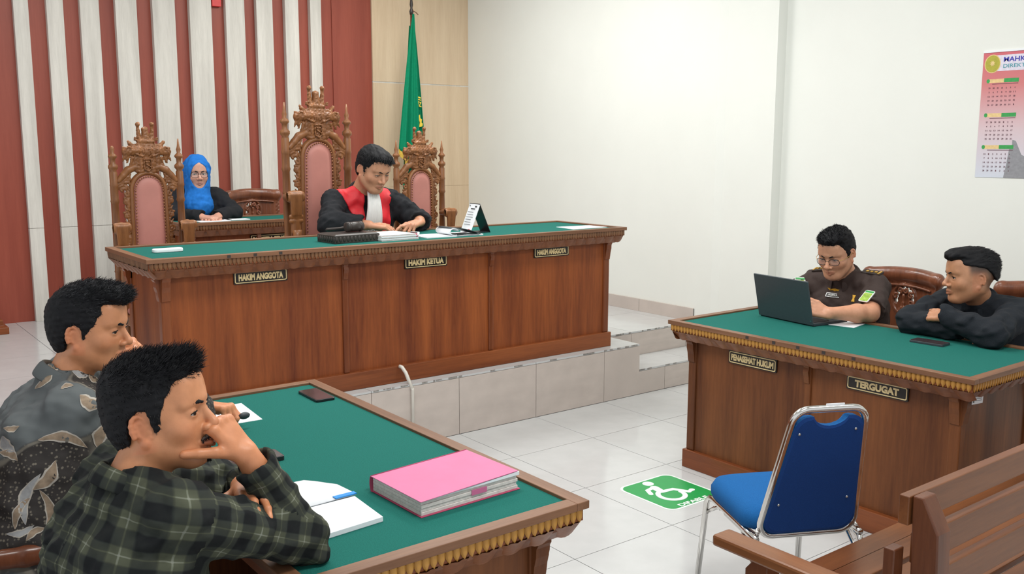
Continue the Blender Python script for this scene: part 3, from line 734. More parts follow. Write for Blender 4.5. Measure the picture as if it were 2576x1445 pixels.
# upholstered back with a dip at the handle
def back_outline(sh):
    q = []
    for x, z in back_path(W0-.007-sh, W1-.007-sh, ZB+.012+sh, ZT-.024-sh, .05, 5): 
        q.append((x, z))
    out = []
    for x, z in q: out.append((x, z))
    # dip: insert between top corners
    k = max(range(len(out)-1), key=lambda i: (out[i][1]+out[i+1][1])*10-abs(out[i][0]+out[i+1][0]))
    zt = out[k][1]; dip = [(.062*math.cos(a), zt-.036*math.sin(a)**1.3*1.0) for a in np.linspace(0.02, PI-.02, 11)]
    return out[:k+1]+dip+out[k+1:]
a_, b_ = back_outline(0), back_outline(.010); n = len(a_); m = MB()
v = [bp(x, z, -.012) for x, z in a_]+[bp(x, z, -.016) for x, z in b_]; m.mat(1).add(v, [(k, (k+1) % n, n+(k+1) % n, n+k) for k in range(n)]+[tuple(n+k for k in range(n))], False)
v = [bp(x, z, -.012) for x, z in a_]+[bp(x, z, .014) for x, z in a_]+[bp(x, z, .026) for x, z in b_]
m.mat(0).add(v, [((k+1) % n, k, n+k, n+(k+1) % n) for k in range(n)]+[(n+(k+1) % n, n+k, 2*n+k, 2*n+(k+1) % n) for k in range(n)]+[tuple(2*n+k for k in range(n-1, -1, -1))])
bk = m.build('backrest', ['blue_fabric', 'blue_back'], t); bk['label'] = 'dark blue upholstered backrest'
for x, z in ((-.105, .80), (.095, .81), (-.130, .53), (.12, .545)): MB().ball(bp(x, z, -.016), (.005, .004, .005), 8).build('screw', 'screw', bk)
MB().bar(bp(-.02, ZT+.0105), bp(.045, ZT+.0105), .003, .014).build('paper_label', 'paper', t)
for s in (-1, 1):
    x = s*.195
    MB().tube([(x, -.13, .40), (x, .0, .402), (x, .24, .404), (x, .275, .398), (x+s*.004, .295, .375), (x+s*.02, .335, .0)], .0115, 9).build('leg', 'chrome', t)
    MB().tube([(x, .12, .398), (x, -.09, .396), (x, -.12, .385), (x+s*.004, -.14, .35), (x+s*.02, -.26, 0)], .0115, 9).build('leg', 'chrome', t)
    MB().tube([(x+s*.002, .298, .33), (x, .20, .395)], .007, 7).build('brace', 'chrome', t); MB().tube([(x+s*.006, -.165, .27), (x, -.02, .39)], .007, 7).build('brace', 'chrome', t)
    MB().tube([bp(s*W0*.98, ZB+.03), (s*.19, -.12, .41), (s*.19, -.04, .405)], .009, 7).build('joint', 'chrome', t)
MB().tube([(-.195, .18, .392), (.195, .18, .392)], .009, 7).build('cross_rail', 'chrome', t)

# ================================================================== WOODEN PEW
t = thing('wooden_pew', 'slatted wooden visitor bench in the bottom right corner', 'bench', (-.9, -3.2, 0))
def W(x, y, z): return (x+.9, y+3.2, z)
XR = 1.35
MB().box(W(-1.032, -3.46, .565), W(-.955, -2.835, .600)).build('armrest', 'pew_y', t, .008)
Mp = Matrix(((0, 0, 1, -.962+.9), (1, 0, 0, 3.2), (0, 1, 0, 0), (0, 0, 0, 1)))
MB().prism([(-3.505, 0), (-3.43, 0), (-3.405, .835), (-3.405, .878), (-3.432, .878), (-3.475, .795)], (0, .062), Mp).build('back_post', 'pew_z', t, .004)
MB().prism([(-2.985, 0), (-2.905, 0), (-2.905, .44), (-2.905, .50), (-2.925, .525), (-2.935, .566), (-2.985, .566)], (0, .06), Mp).build('front_post', 'pew_z', t, .004)
for (z0, z1, y0, y1) in ((.798, .874, -3.400, -3.372), (.680, .762, -3.408, -3.380), (.565, .648, -3.416, -3.388)):
    MB().box(W(-.968 if z0 > .78 else -.915, y0, z0), W(XR, y1, z1)).build('back_slat', 'pew_x', t, .003)
for k, y in enumerate((-3.36, -3.25, -3.14, -3.03, -2.95)):
    MB().box(W(-.975, y-.045, .405), W(XR, y+.045, .43)).build('seat_slat', 'pew_x', t, .004)
MB().box(W(-1.005, -3.39, .61), W(-.96, -3.36, .74)).build('end_block', 'pew_z', t, .003)
MB().box(W(-.965, -3.47, .33), W(-.92, -2.92, .405)).build('seat_bearer', 'pew_y', t)
MB().box(W(-.965, -2.93, .33), W(XR, -2.905, .405)).build('front_rail', 'pew_x', t)
for xx in (.15, XR-.06):
    Mq = Matrix(((0, 0, 1, xx+.9), (1, 0, 0, 3.2), (0, 1, 0, 0), (0, 0, 0, 1)))
    MB().prism([(-3.505, 0), (-3.43, 0), (-3.412, .80), (-3.412, .86), (-3.432, .86), (-3.475, .80)], (0, .055), Mq).build('back_post', 'pew_z', t, .004)
    MB().prism([(-2.985, 0), (-2.905, 0), (-2.905, .40), (-2.985, .40)], (0, .055), Mq).build('front_post', 'pew_z', t, .004)
# ================================================================== THINGS ON THE TABLES
FZ = BZ-.009                       # felt of the judges' bench
TZ = TH-.009                       # felt of the two counsel tables
def quad_frame(A, B, D, z):        # local frame: origin A, x to B, y to D
    A, B, D = Vector((*A, z)), Vector((*B, z)), Vector((*D, z)); return A, (B-A), (D-A)
o = MB().prism(rrect(.155, .052, .02, 5), (0, .020)).build('remote_control', 'white_plastic', None, .006, (-1.571, .385, FZ), 3); o.rotation_euler = (0, 0, .02)
tag(o, 'white rounded plastic case lying on the left end of the bench', 'case')
t = thing('sound_block', 'dark carved wooden sound block under the gavel', 'sound block', (-.545, .335, FZ), .06)
MB().rloft([(0, 0), (0, .045), (.012, .052)], .30, .20).build('block', 'dark_block', t, .003)
m = MB()
for k in range(12): m.ball((-.138+k*.025, -.100, .024), (.010, .004, .016), 8)
for k in range(8): m.ball((-.150, -.088+k*.025, .024), (.004, .010, .016), 8); m.ball((.150, -.088+k*.025, .024), (.004, .010, .016), 8)
m.build('carved_border', 'dark_block', t)
t = thing('gavel', 'dark wooden gavel lying on the carved sound block', 'gavel', (-.50, .35, FZ+.052), .18)
Mh = Matrix.Translation((0, 0, .031)) @ Matrix.Rotation(PI/2, 4, 'Y')
MB().lathe([(.022, -.058), (.029, -.055), (.030, -.038), (.024, -.034), (.028, -.028), (.029, 0), (.028, .028), (.024, .034), (.030, .038), (.029, .055), (.022, .058)], n=18, M=Mh).build('head', 'dark_block', t)
Mh = Matrix.Translation((-.005, .0, .031)) @ Matrix.Rotation(PI/2-.16, 4, 'X') @ Matrix.Rotation(.75, 4, 'Y')
MB().lathe([(.008, 0), (.010, -.04), (.007, -.09), (.010, -.14), (.011, -.165), (.006, -.172)], n=12, M=Matrix.Translation((0, 0, .031)) @ Matrix.Rotation(2.2, 4, 'Z') @ Matrix.Rotation(-PI/2+.13, 4, 'Y') @ Matrix.Rotation(0, 4, 'X')).build('handle', 'dark_block', t)
# case file of the judge
t = thing('case_file', 'stack of white case papers with pink cover in front of the judge', 'papers', (-.275, .33, FZ), .05)
for k in range(5):
    MB().box((-.13, -.12, k*.0065), (.13, .12, k*.0065+.0058)).build('paper_bundle', 'paper' if k % 2 else 'paper_edge', t, 0, (rnd.uniform(-.004, .004), rnd.uniform(-.004, .004), 0))
MB().box((-.12, -.115, .0325), (.11, .12, .0345)).build('top_sheet', 'paper', t, 0, (-.006, -.004, 0))
for k in range(4): MB().tube([(.125+.004*k, -.105, .004+.007*k), (.152+.006*k, -.06, .010+.008*k), (.156, 0, .012+.007*k)], .0075, 6, flat=.3).build('curled_page', 'pink_card' if k % 2 == 0 else 'paper', t)
m = MB(); m.tube([(.115, -.112, .002), (.122, -.118, .018), (.118, -.110, .034)], .010, 6, flat=.4); m.build('cover_edge', 'dark_pink', t)
# open agenda with curled cover
t = thing('open_agenda', 'open notebook with a curled grey cover on the judges bench', 'notebook', (.11, .30, FZ), -.05)
MB().box((-.19, -.10, 0), (.02, .10, .006)).build('page_block', 'paper', t); MB().box((.02, -.09, 0), (.22, .10, .007)).build('page_block', 'paper', t)
def curl(r0, wid, y0, y1, mat, nm, x0, th0=0):
    v = []; f = []; n = 14
    for i in range(n+1):
        a = -PI/2+1.45*PI*i/n; v += [(x0-r0*math.cos(a)*1.5+.03, y0, .010+r0+r0*math.sin(a)), (x0-r0*math.cos(a)*1.5+.03, y1, .010+r0+r0*math.sin(a))]
    for i in range(n): f.append((2*i, 2*i+1, 2*i+3, 2*i+2))
    b = MB().add(v, f, True).build(nm, mat, t); sd = b.modifiers.new('thick', 'SOLIDIFY'); sd.thickness = .0025; return b
curl(.019, .1, -.09, .09, 'paper', 'curled_page', -.02)
v = []; f = []; n = 10
for i in range(n+1):
    s_ = i/n; x = -.01+.20*s_; z = .052-.044*s_+.010*math.sin(s_*PI); v += [(x, -.075-.03*s_, z), (x-.01, .085-.02*s_, z)]
for i in range(n): f.append((2*i, 2*i+1, 2*i+3, 2*i+2))
cv = MB().add(v, f, True).build('folded_cover', 'dark_grey', t); cv.modifiers.new('thick', 'SOLIDIFY').thickness = .004
MB().tube([(.02, -.105, .012), (.12, -.10, .016), (.2, -.085, .012)], .004, 6).build('pen', 'black_plastic', t)
# tent calendar
t = thing('desk_calendar', 'white and black tent calendar standing on the judges bench', 'calendar', (.395, .385, FZ), -.10)
Mt = Matrix(((1, 0, 0, 0), (0, 0, 1, 0), (0, 1, 0, 0), (0, 0, 0, 1)))
m = MB().add([(-.075, -.065, 0), (-.075, .065, 0), (.0, .065, .185), (.0, -.065, .185)], [(0, 3, 2, 1)]); c_ = m.build('front_leaf', 'paper', t); c_.modifiers.new('t', 'SOLIDIFY').thickness = .003
m = MB().add([(.078, -.065, 0), (.078, .065, 0), (.0, .065, .187), (.0, -.065, .187)], [(0, 1, 2, 3)]); c_ = m.build('back_leaf', 'black_plastic', t); c_.modifiers.new('t', 'SOLIDIFY').thickness = .003
MB().box((-.072, -.06, .001), (.076, .06, .004)).build('base_card', 'dark_grey', t)
Mc = Matrix.Translation((-.0385, 0, .0925)) @ Matrix.Rotation(-PI/2, 4, 'Z') @ Matrix.Rotation(math.atan2(.185, .075), 4, 'X')
m = MB(); 
for (x, y, w_, h_) in ((-.048, .083, .008, .010), (.030, .080, .022, .010), (.0, .064, .05, .007)): m.box((x-w_/2, y-h_/2, .0018), (x+w_/2, y+h_/2, .0024), Mc)
for k in range(6): m.box((-.05, .040-k*.017, .0018), (.02+.02*((k*7) % 3)/3, .0425-k*.017, .0024), Mc)
m.build('print', 'dark_grey', t)
MB().box((.028, -.085, .0018), (.048, -.073, .0026), Mc).build('red_logo', 'red_plaque', t)
o = MB().prism([(-.17, -.10), (.165, -.10), (.155, .085), (-.14, .115)], (0, .0012)).build('paper_sheet', 'paper', None, 0, (1.215, .262, FZ)); tag(o, 'white paper sheet lying on the right end of the bench', 'paper')
# clerk desk
CZ = 1.185-.009
o = MB().prism([(-.12, -.085), (.11, -.09), (.12, .07), (-.11, .08)], (0, .004)).build('note_paper', 'paper', None, 0, (-.60, 2.41, CZ)); tag(o, 'white note paper under the hands of the woman', 'paper')
o = MB().box((-.085, -.05, 0), (.085, .05, .006)).mat(1).box((-.085, -.05, .006), (-.06, .05, .0075)).build('small_notebook', ['paper', 'black_plastic'], None, .001, (-.40, 2.43, CZ)); tag(o, 'small notebook with black edge on the clerk desk', 'notebook')
# near table
def phone(label, c, size, rz, z, edge='black_plastic', h=.010):
    t = thing('mobile_phone', label, 'phone', (c[0], c[1], z), rz)
    MB().prism(rrect(size[0], size[1], .010, 4), (0, h)).build('body', edge, t, .0018)
    MB().prism(rrect(size[0]-.006, size[1]-.006, .008, 4), (h, h+.0006)).build('screen', 'screen_glass', t)
    return t
phone('black phone lying face up at the far end of the near table', (-1.610, -1.414), (.076, .168), -.02, TZ)
phone('dark phone under the raised wrist of the man in plaid', (-2.095, -1.975), (.185, .082), -.02, TZ, h=.014)
phone('black phone in front of the folded arms of the man in black', (1.163, -2.296), (.088, .162), .06, TZ, 'dark_grey', .011)
t = thing('case_folder', 'thick pink case folder on the near table', 'folder', (-1.760, -2.514, TZ), -.0)
FR = Matrix.Rotation(math.atan2(.0105, .319), 4, 'Z')
t.rotation_euler = (0, 0, .033)
MB().box((-.162, -.122, 0), (.163, .118, .003)).build('bottom_cover', 'dark_pink', t, .001)
for k in range(4):
    MB().box((-.158, -.117+.002*(k % 2), .003+k*.0095), (.158-.003*(k % 2), .116, .0120+k*.0095)).build('page_bundle', 'paper_edge', t, .001)
MB().add([(-.150, -.119, .041), (.162, -.119, .041), (.162, .11, .041), (-.150, .11, .041), (-.150, -.119, .0415), (.162, -.119, .050), (.162, .11, .048), (-.15, .11, .0415)], [(0, 3, 2, 1), (4, 5, 6, 7), (0, 1, 5, 4), (1, 2, 6, 5), (2, 3, 7, 6), (3, 0, 4, 7)]).build('page_bundle', 'paper', t)
MB().add([(-.164, -.124, .0425), (.158, -.118, .0515), (.158, .119, .050), (-.164, .119, .0430), (-.164, -.124, .0440), (.158, -.118, .0530), (.158, .119, .0515), (-.164, .119, .0445)], [(0, 3, 2, 1), (4, 5, 6, 7), (0, 1, 5, 4), (1, 2, 6, 5), (2, 3, 7, 6), (3, 0, 4, 7)]).build('top_cover', 'pink_card', t)
v = []; f = []
for i in range(9): a = -PI/2+PI*i/8; v += [(-.163, .116+.009*math.cos(a), .0225+.0222*math.sin(a)), (.158, .116+.009*math.cos(a), .0265+.0252*math.sin(a))]
for i in range(8): f.append((2*i, 2*i+1, 2*i+3, 2*i+2))
MB().add(v, f, True).build('spine', 'dark_pink', t).modifiers.new('t', 'SOLIDIFY').thickness = .002
MB().box((.0, -.1195, .020), (.05, -.1172, .034)).build('torn_tab', 'pink_card', t)
t = thing('open_notebook', 'open blank white notebook beside the pink folder', 'notebook', (-2.105, -2.43, TZ), .02)
MB().prism([(-.125, -.185), (.098, -.172), (.112, -.004), (-.118, -.004)], (0, .013)).build('page_block', 'paper', t, .001)
v = []; f = []; n = 10
for i in range(n+1):
    s_ = i/n; x = -.118+.238*s_; lift = .012+.020*math.sin(min(1, s_*1.0)*PI*.9)**2*(.4+.6*s_)
    v += [(x, .002, .013+.003*s_), (x-.004, .155-.055*max(0, s_-.72)/.28, lift)]
for i in range(n): f.append((2*i, 2*i+2, 2*i+3, 2*i+1))
lf = MB().add(v, f, True).build('turned_page', 'paper', t); lf.modifiers.new('t', 'SOLIDIFY').thickness = .004
MB().prism([(-.118, .004), (.108, .004), (.085, .125), (-.12, .15)], (0, .009)).build('page_block', 'paper', t)
MB().box((.058, -.001, .0155), (.120, .016, .0185)).build('tab', 'blue_tab', t)
o = MB().prism([(-.12, -.115), (.095, -.125), (.115, .115), (-.10, .125)], (0, .0012)).build('paper_sheet', 'paper', None, 0, (-1.985, -1.452, TZ)); tag(o, 'white paper under the ringed hand on the near table', 'paper')
s = Sdf((-.11, -.07, -.005), (.11, .07, .035), .004); s.ell((0, 0, 0), (.10, .055, .022), 0); s.noise(.006, .05, 9); s.plane((0, 0, .001), (0, 0, -1))
V, F = s.mesh(); o = nobj('crumpled_tissue', np_mesh('crumpled_tissue', V, F, 'cloth_white'), None, (-2.175, -1.895, TZ)); tag(o, 'crumpled white tissue below the chin of the man in plaid', 'tissue')
# laptop
t = thing('laptop', 'open dark grey laptop seen from behind on the table', 'laptop', (1.105, -1.520, TZ), -math.atan2(.051, .383))
MB().box((0, -.193, 0), (.255, .193, .016)).build('base', 'dark_grey', t, .004)
MB().box((.03, -.17, .016), (.14, .17, .0175)).build('keyboard', 'black_plastic', t)
MB().box((.16, -.05, .016), (.235, .05, .0168)).build('touchpad', 'laptop_lid', t)
Ml = Matrix.Rotation(-math.radians(13), 4, 'Y')
ld = MB().box((-.010, -.193, .008), (.0, .193, .250), Ml).build('lid', 'laptop_lid', t, .003)
MB().box((-.0005, -.182, .022), (.0012, .182, .238), Ml).build('screen', 'screen_glass', ld)
MB().box((-.0108, -.187, .030), (-.0098, -.181, .036), Ml).build('logo_dot', 'silver', ld)
MB().tube([(.002, -.15, .012), (.002, .15, .012)], .007, 8).build('hinge', 'black_plastic', t)
o = MB().box((-.10, -.07, 0), (.10, .07, .003)).build('paper_sheet', 'paper', None, 0, (1.30, -1.80+.03, TZ)); o.rotation_euler = (0, 0, .2); tag(o, 'white paper beside the laptop under the officer forearm', 'paper')

# ================================================================== FLAG
t = thing('flag', 'green flag with gold fringe hanging on its pole behind the right chair', 'flag', (1.665, 3.2, PH))
MB().lathe([(.16, 0), (.16, .03), (.05, .05), (.03, .10), (.016, .12)], n=20).build('base', 'chair_wood', t)
MB().lathe([(.013, .10), (.013, 2.62)], n=12).build('pole', 'chair_wood', t)
MB().lathe([(.016, 2.60), (.020, 2.63), (.010, 2.66), (.016, 2.69), (.004, 2.80)], n=10).build('finial', 'dark_block', t)
MB().tube([(.0, -.02, 2.635), (.03, -.03, 2.62), (.055, -.03, 2.60)], .004, 6).build('cord_end', 'chair_wood', t)
def drape(zt, zb_l, zb_r, xl, xr, yoff, nf, mat, nm, top=.018, ph=0, ny=26, nx=60):
    v = []; f = []
    for j in range(ny+1):
        q = j/ny
        for i in range(nx+1):
            s_ = i/nx; zb = zb_l+(zb_r-zb_l)*s_; z = zt+(zb-zt)*q; g = .06+.94*q**.85
            xm = -top*.3; x = xm+(xl+(xr-xl)*s_-xm)*g; y = yoff-.05*g*(.5+.5*math.sin(s_*nf*2*PI+ph))+.02*g*math.sin(s_*nf*4.4*PI)
            v.append((x, y, z))
    for j in range(ny):
        for i in range(nx): a = j*(nx+1)+i; f.append((a, a+nx+1, a+nx+2, a+1))
    o = MB().add(v, f, True).build(nm, mat, t); o.modifiers.new('t', 'SOLIDIFY').thickness = .003; return o, v
cl, v = drape(2.60, 1.34, 1.15, -.215, .015, -.055, 1.3, 'flag_green', 'cloth', ph=.6)
cl2, v2 = drape(2.60, 1.10, 1.30, -.02, .115, -.025, 1.6, 'flag_green', 'cloth_fold', ph=2.0)
cl3, v3 = drape(2.50, .92, .80, -.135, .04, .02, 1.5, 'flag_green', 'cloth_fold', ph=1)
def fringe(vs, nx=60, ny=26, h=.045):
    row = vs[ny*(nx+1):]; vv = []; ff = []
    for i, p in enumerate(row): vv += [(p[0], p[1]-.006, p[2]+.012), (p[0], p[1]-.006, p[2]-h-.006*(i % 2))]
    for i in range(len(row)-1): ff.append((2*i, 2*i+1, 2*i+3, 2*i+2))
    o = MB().add(vv, ff).build('fringe', 'fringe_gold', t); o.modifiers.new('t', 'SOLIDIFY').thickness = .005
fringe(v); fringe(v3); fringe(v2)
for (pts) in (((.036, 1.845), (.072, 1.835), (.072, 1.822), (.038, 1.832)), ((.038, 1.822), (.076, 1.812), (.076, 1.803), (.038, 1.812)), ((.04, 1.80), (.052, 1.80), (.046, 1.752), (.04, 1.752)), ((.056, 1.795), (.078, 1.79), (.062, 1.757), (.079, 1.752), (.079, 1.744), (.052, 1.749), (.066, 1.783), (.056, 1.787)), ((.045, 1.665), (.062, 1.675), (.065, 1.64), (.083, 1.63), (.078, 1.60), (.092, 1.59), (.088, 1.565), (.05, 1.555), (.06, 1.60), (.048, 1.625))):
    em = MB().prism([(x-.036, z) for x, z in pts], (.084, .088), Matrix(((1, 0, 0, 0), (0, 0, -1, 0), (0, 1, 0, 0), (0, 0, 0, 1)))); em.build('emblem_piece', 'flag_yellow', t)

# ================================================================== WALL CALENDAR
m_, nt, b = nodes('calendar_print')
tc = N(nt, 'ShaderNodeTexCoord'); sp = N(nt, 'ShaderNodeSeparateXYZ'); nt.links.new(tc.outputs['Generated'], sp.inputs[0])
nt.links.new(ramp(nt, sp.outputs[1], [(.0, (.62, .66, .74)), (.38, (.66, .52, .55)), (.75, (.62, .20, .20)), (1, (.62, .13, .16))]), b.inputs['Base Color']); b.inputs['Roughness'].default_value = .35
for nm, c_ in (('ink_blue', (.05, .05, .40)), ('ink_teal', (.06, .30, .36)), ('ink_dark', (.13, .05, .07)), ('olive_gold', (.42, .38, .04)), ('bar_cream', (.75, .55, .25)), ('bar_green', (.04, .33, .08)), ('photo_grey', (.28, .28, .30)), ('header_white', (.70, .66, .76))): plain(nm, c_, .4, 0, .1, 60)
t = thing('wall_calendar', 'red and white wall calendar on the right wall at the picture edge', 'calendar', (XW2-.003, -1.737, 2.297)); t.rotation_euler = RL
cw, chh = .50, .737
MB().box((0, -chh, -.0015), (cw, 0, 0)).build('sheet', 'calendar_print', t)
MB().box((-.001, -.002, -.002), (cw, .010, .004)).build('top_strip', 'white_plastic', t)
MB().box((.07, -.112, 0), (cw, -.020, .0006)).build('header', 'header_white', t)
MB().prism([(.056+.047*math.cos(k*PI/16), -.068+.054*math.sin(k*PI/16)) for k in range(32)], (0, .0011)).build('emblem_ring', 'bar_cream', t)
e_ = MB().prism([(.056+.042*math.cos(k*PI/16), -.068+.049*math.sin(k*PI/16)) for k in range(32)], (.001, .0016)); e_.build('emblem', 'olive_gold', t)
MB().prism([(.056+(.016 if k % 2 else .009)*math.cos(k*PI/8), -.066+(.018 if k % 2 else .010)*math.sin(k*PI/8)) for k in range(16)], (.0015, .002)).build('emblem_star', 'bar_cream', t)
inst('lettering', text_mesh('MAHK', .125, .028, 'ink_blue', .0006, .025), t, (.182, -.046, .0006))
inst('lettering', text_mesh('DIREKT', .125, .022, 'ink_teal', .0006, .01), t, (.182, -.084, .0006))
rows_ = (('29 30 31  1  2  3  4', ' 5  6  7  8  9 10 11', '12 13 14 15 16 17 18', '19 20 21 22 23 24 25', '26 27 28 29 30 31  1'), ('27 28 29 30  1  2  3', ' 4  5  6  7  8  9 10', '11 12 13 14 15 16 17', '18 19 20 21 22 23 24', '25 26 27 28 29 30 31'), ('31  1  2  3  4  5  6', ' 7  8  9 10 11 12 13', '14 15 16 17 18 19 20', '21 22 23 24 25 26 27', '28 29 30  1  2  3  4'))
for q, (v0, rws) in enumerate(zip((-.168, -.368, -.556), rows_)):
    u0 = .032
    MB().box((u0+.012, v0-.011, 0), (u0+.098, v0+.011, .0006)).build('month_bar', 'bar_cream', t); MB().box((u0+.098, v0-.011, 0), (u0+.182, v0+.012, .0007)).build('month_bar', 'bar_green', t)
    MB().prism([(u0+.006+.010*math.cos(k*PI/8), v0+.012*math.sin(k*PI/8)) for k in range(16)], (0, .0009)).build('month_dot', 'bar_green', t)
    tm = MB(); tm.box((u0+.03, v0-.020, 0), (u0+.18, v0-.0165, .0006))
    for r_, txt in enumerate(rws):
        for k, num in enumerate(txt.split()):
            me = text_mesh(num, .0058*len(num), .0095, 'ink_dark', .0006, .02)
            M_ = Matrix.Translation((u0+.016+k*.0245, v0-.042-r_*.0245, .0003)); tm.add([M_ @ p.co for p in me.vertices], [tuple(p.vertices) for p in me.polygons]); bpy.data.meshes.remove(me)
    tm.build('dates', 'ink_dark', t)
MB().prism([(.168, -.737), (cw, -.737), (cw, -.45), (.30, -.62), (.262, -.60), (.225, -.52), (.205, -.515), (.205, -.56), (.190, -.57), (.180, -.66)], (0, .0005)).build('photo', 'photo_grey', t)
# ================================================================== PEOPLE
m, nt, b = nodes('skin')
at_ = N(nt, 'ShaderNodeVertexColor'); at_.layer_name = 'tint'
tc = N(nt, 'ShaderNodeTexCoord'); nz = N(nt, 'ShaderNodeTexNoise', Scale=55, Detail=5); nt.links.new(tc.outputs['Object'], nz.inputs['Vector'])
mx = N(nt, 'ShaderNodeMix', _data_type='RGBA', _blend_type='MULTIPLY'); mx.inputs[0].default_value = 1
nt.links.new(at_.outputs[0], mx.inputs[6]); nt.links.new(ramp(nt, nz.outputs[0], [(.3, (.88, .86, .85)), (.7, (1.0, 1.0, 1.0))]), mx.inputs[7]); nt.links.new(mx.outputs[2], b.inputs['Base Color'])
b.inputs['Roughness'].default_value = .46; b.inputs['Subsurface Weight'].default_value = .12; b.inputs['Subsurface Radius'].default_value = (.012, .005, .003); b.inputs['Subsurface Scale'].default_value = .6
bp_ = N(nt, 'ShaderNodeBump', Strength=.12, Distance=.001); nz2 = N(nt, 'ShaderNodeTexNoise', Scale=420, Detail=2); nt.links.new(tc.outputs['Object'], nz2.inputs['Vector']); nt.links.new(nz2.outputs[0], bp_.inputs['Height']); nt.links.new(bp_.outputs[0], b.inputs['Normal'])
plain('hair_black', (.0065, .0065, .008), .65, 0, .3, 90, 0, .2)
plain('hair_strand', (.008, .008, .010), .45, 0, .3, 90, 0, .35)
plain('hair_grey', (.075, .078, .085), .4, 0, .4, 90, 0, .6)
plain('stubble', (.035, .022, .016), .7)
plain('eye_white', (.50, .45, .41), .25); plain('iris', (.035, .016, .008), .15); plain('pupil', (.003, .003, .003), .1)
plain('black_cloth', (.012, .013, .016), .85, 0, .3, 260, .35, .25)
plain('navy_cloth', (.010, .013, .018), .85, 0, .3, 300, .4, .3)
plain('brown_uniform', (.050, .034, .030), .8, 0, .16, 300, .35, .25)
plain('uniform_dark', (.026, .015, .012), .7)
plain('robe_red', (.62, .012, .022), .55, 0, .08, 40, .1)
plain('jabot_white', (.78, .78, .76), .85, 0, .03, 40)
plain('hijab_blue', (.015, .155, .52), .8, 0, .10, 60, .2, .2)
plain('underscarf', (.02, .012, .05), .8)
plain('trouser', (.020, .020, .024), .85, 0, .2, 200)
plain('shoe', (.012, .010, .009), .35)
plain('patch_green', (.30, .46, .06), .7, 0, .35, 90); plain('badge_gold', (.62, .34, .03), .35, .4, .15, 60)
plain('glass_frame', (.03, .022, .02), .3); plain('gold_temple', (.55, .36, .12), .3, .7)
m, nt, b = nodes('lens'); b.inputs['Base Color'].default_value = (.95, .96, 1, 1); b.inputs['Alpha'].default_value = .10; b.inputs['Roughness'].default_value = .05
# plaid
m, nt, b = nodes('plaid')
uvn = N(nt, 'ShaderNodeUVMap'); uvn.uv_map = 'cloth'; sp = N(nt, 'ShaderNodeSeparateXYZ'); nt.links.new(uvn.outputs[0], sp.inputs[0])
tc = N(nt, 'ShaderNodeTexCoord')
def band(axis, pitch, stops):
    a = N(nt, 'ShaderNodeMath', op='MULTIPLY'); a.inputs[1].default_value = 1/pitch; nt.links.new(sp.outputs[axis], a.inputs[0])
    fr = N(nt, 'ShaderNodeMath', op='FRACT'); nt.links.new(a.outputs[0], fr.inputs[0])
    r = nt.nodes.new('ShaderNodeValToRGB'); r.color_ramp.interpolation = 'LINEAR'; e = r.color_ramp.elements
    while len(e) < len(stops): e.new(.5)
    for i, (p, v_) in enumerate(stops): e[i].position = p; e[i].color = (v_, v_, v_, 1)
    nt.links.new(fr.outputs[0], r.inputs[0]); return r.outputs[0]
ST = [(.0, .0), (.44, .0), (.50, .55), (.70, .62), (.715, 1.0), (.745, 1.0), (.76, .62), (.95, .55), (1, 0)]
bx_, by_ = band(0, .062, ST), band(1, .062, ST)
ad = N(nt, 'ShaderNodeMath', op='ADD'); nt.links.new(bx_, ad.inputs[0]); nt.links.new(by_, ad.inputs[1])
hf = N(nt, 'ShaderNodeMath', op='MULTIPLY'); hf.inputs[1].default_value = .5; nt.links.new(ad.outputs[0], hf.inputs[0])
nz = N(nt, 'ShaderNodeTexNoise', Scale=26, Detail=6); nt.links.new(tc.outputs['Object'], nz.inputs['Vector'])
a2 = N(nt, 'ShaderNodeMath', op='MULTIPLY_ADD'); a2.inputs[1].default_value = .22; nt.links.new(nz.outputs[0], a2.inputs[0]); nt.links.new(hf.outputs[0], a2.inputs[2])
nt.links.new(ramp(nt, a2.outputs[0], [(.08, (.008, .009, .010)), (.34, (.024, .028, .025)), (.58, (.048, .052, .036)), (.80, (.088, .095, .062)), (1.0, (.20, .21, .17))]), b.inputs['Base Color'])
b.inputs['Roughness'].default_value = .9; b.inputs['Specular IOR Level'].default_value = .2
# batik: grey ground, dotted brown fields, pale leaves with outlines
m, nt, b = nodes('batik')
uvn = N(nt, 'ShaderNodeUVMap'); uvn.uv_map = 'cloth'; tc = N(nt, 'ShaderNodeTexCoord')
def tex(typ, sc_, vec, **kw):
    n_ = N(nt, typ, Scale=sc_, **kw); nt.links.new(vec, n_.inputs['Vector']); return n_
OB = tc.outputs['Object']
wp = tex('ShaderNodeTexNoise', 5.0, OB, Detail=2); 
mxv = N(nt, 'ShaderNodeMix', _data_type='VECTOR'); mxv.inputs[0].default_value = .22; nt.links.new(OB, mxv.inputs[4]); nt.links.new(wp.outputs['Color'], mxv.inputs[5])
fld = tex('ShaderNodeTexNoise', 3.2, OB, Detail=1)
dots = tex('ShaderNodeTexVoronoi', 95, OB)
gz = ramp(nt, fld.outputs[0], [(.49, (0, 0, 0)), (.515, (1, 1, 1))])
dz = ramp(nt, dots.outputs['Distance'], [(.20, (.17, .15, .12)), (.34, (.040, .035, .033))])
g1 = N(nt, 'ShaderNodeMix', _data_type='RGBA'); nt.links.new(gz, g1.inputs[0]); nt.links.new(dz, g1.inputs[6]); g1.inputs[7].default_value = (.105, .115, .118, 1)
ol = ramp(nt, fld.outputs[0], [(.475, (0, 0, 0)), (.485, (1, 1, 1)), (.495, (1, 1, 1)), (.505, (0, 0, 0))])
g3 = N(nt, 'ShaderNodeMix', _data_type='RGBA'); nt.links.new(ol, g3.inputs[0]); nt.links.new(g1.outputs[2], g3.inputs[6]); g3.inputs[7].default_value = (.16, .145, .12, 1)
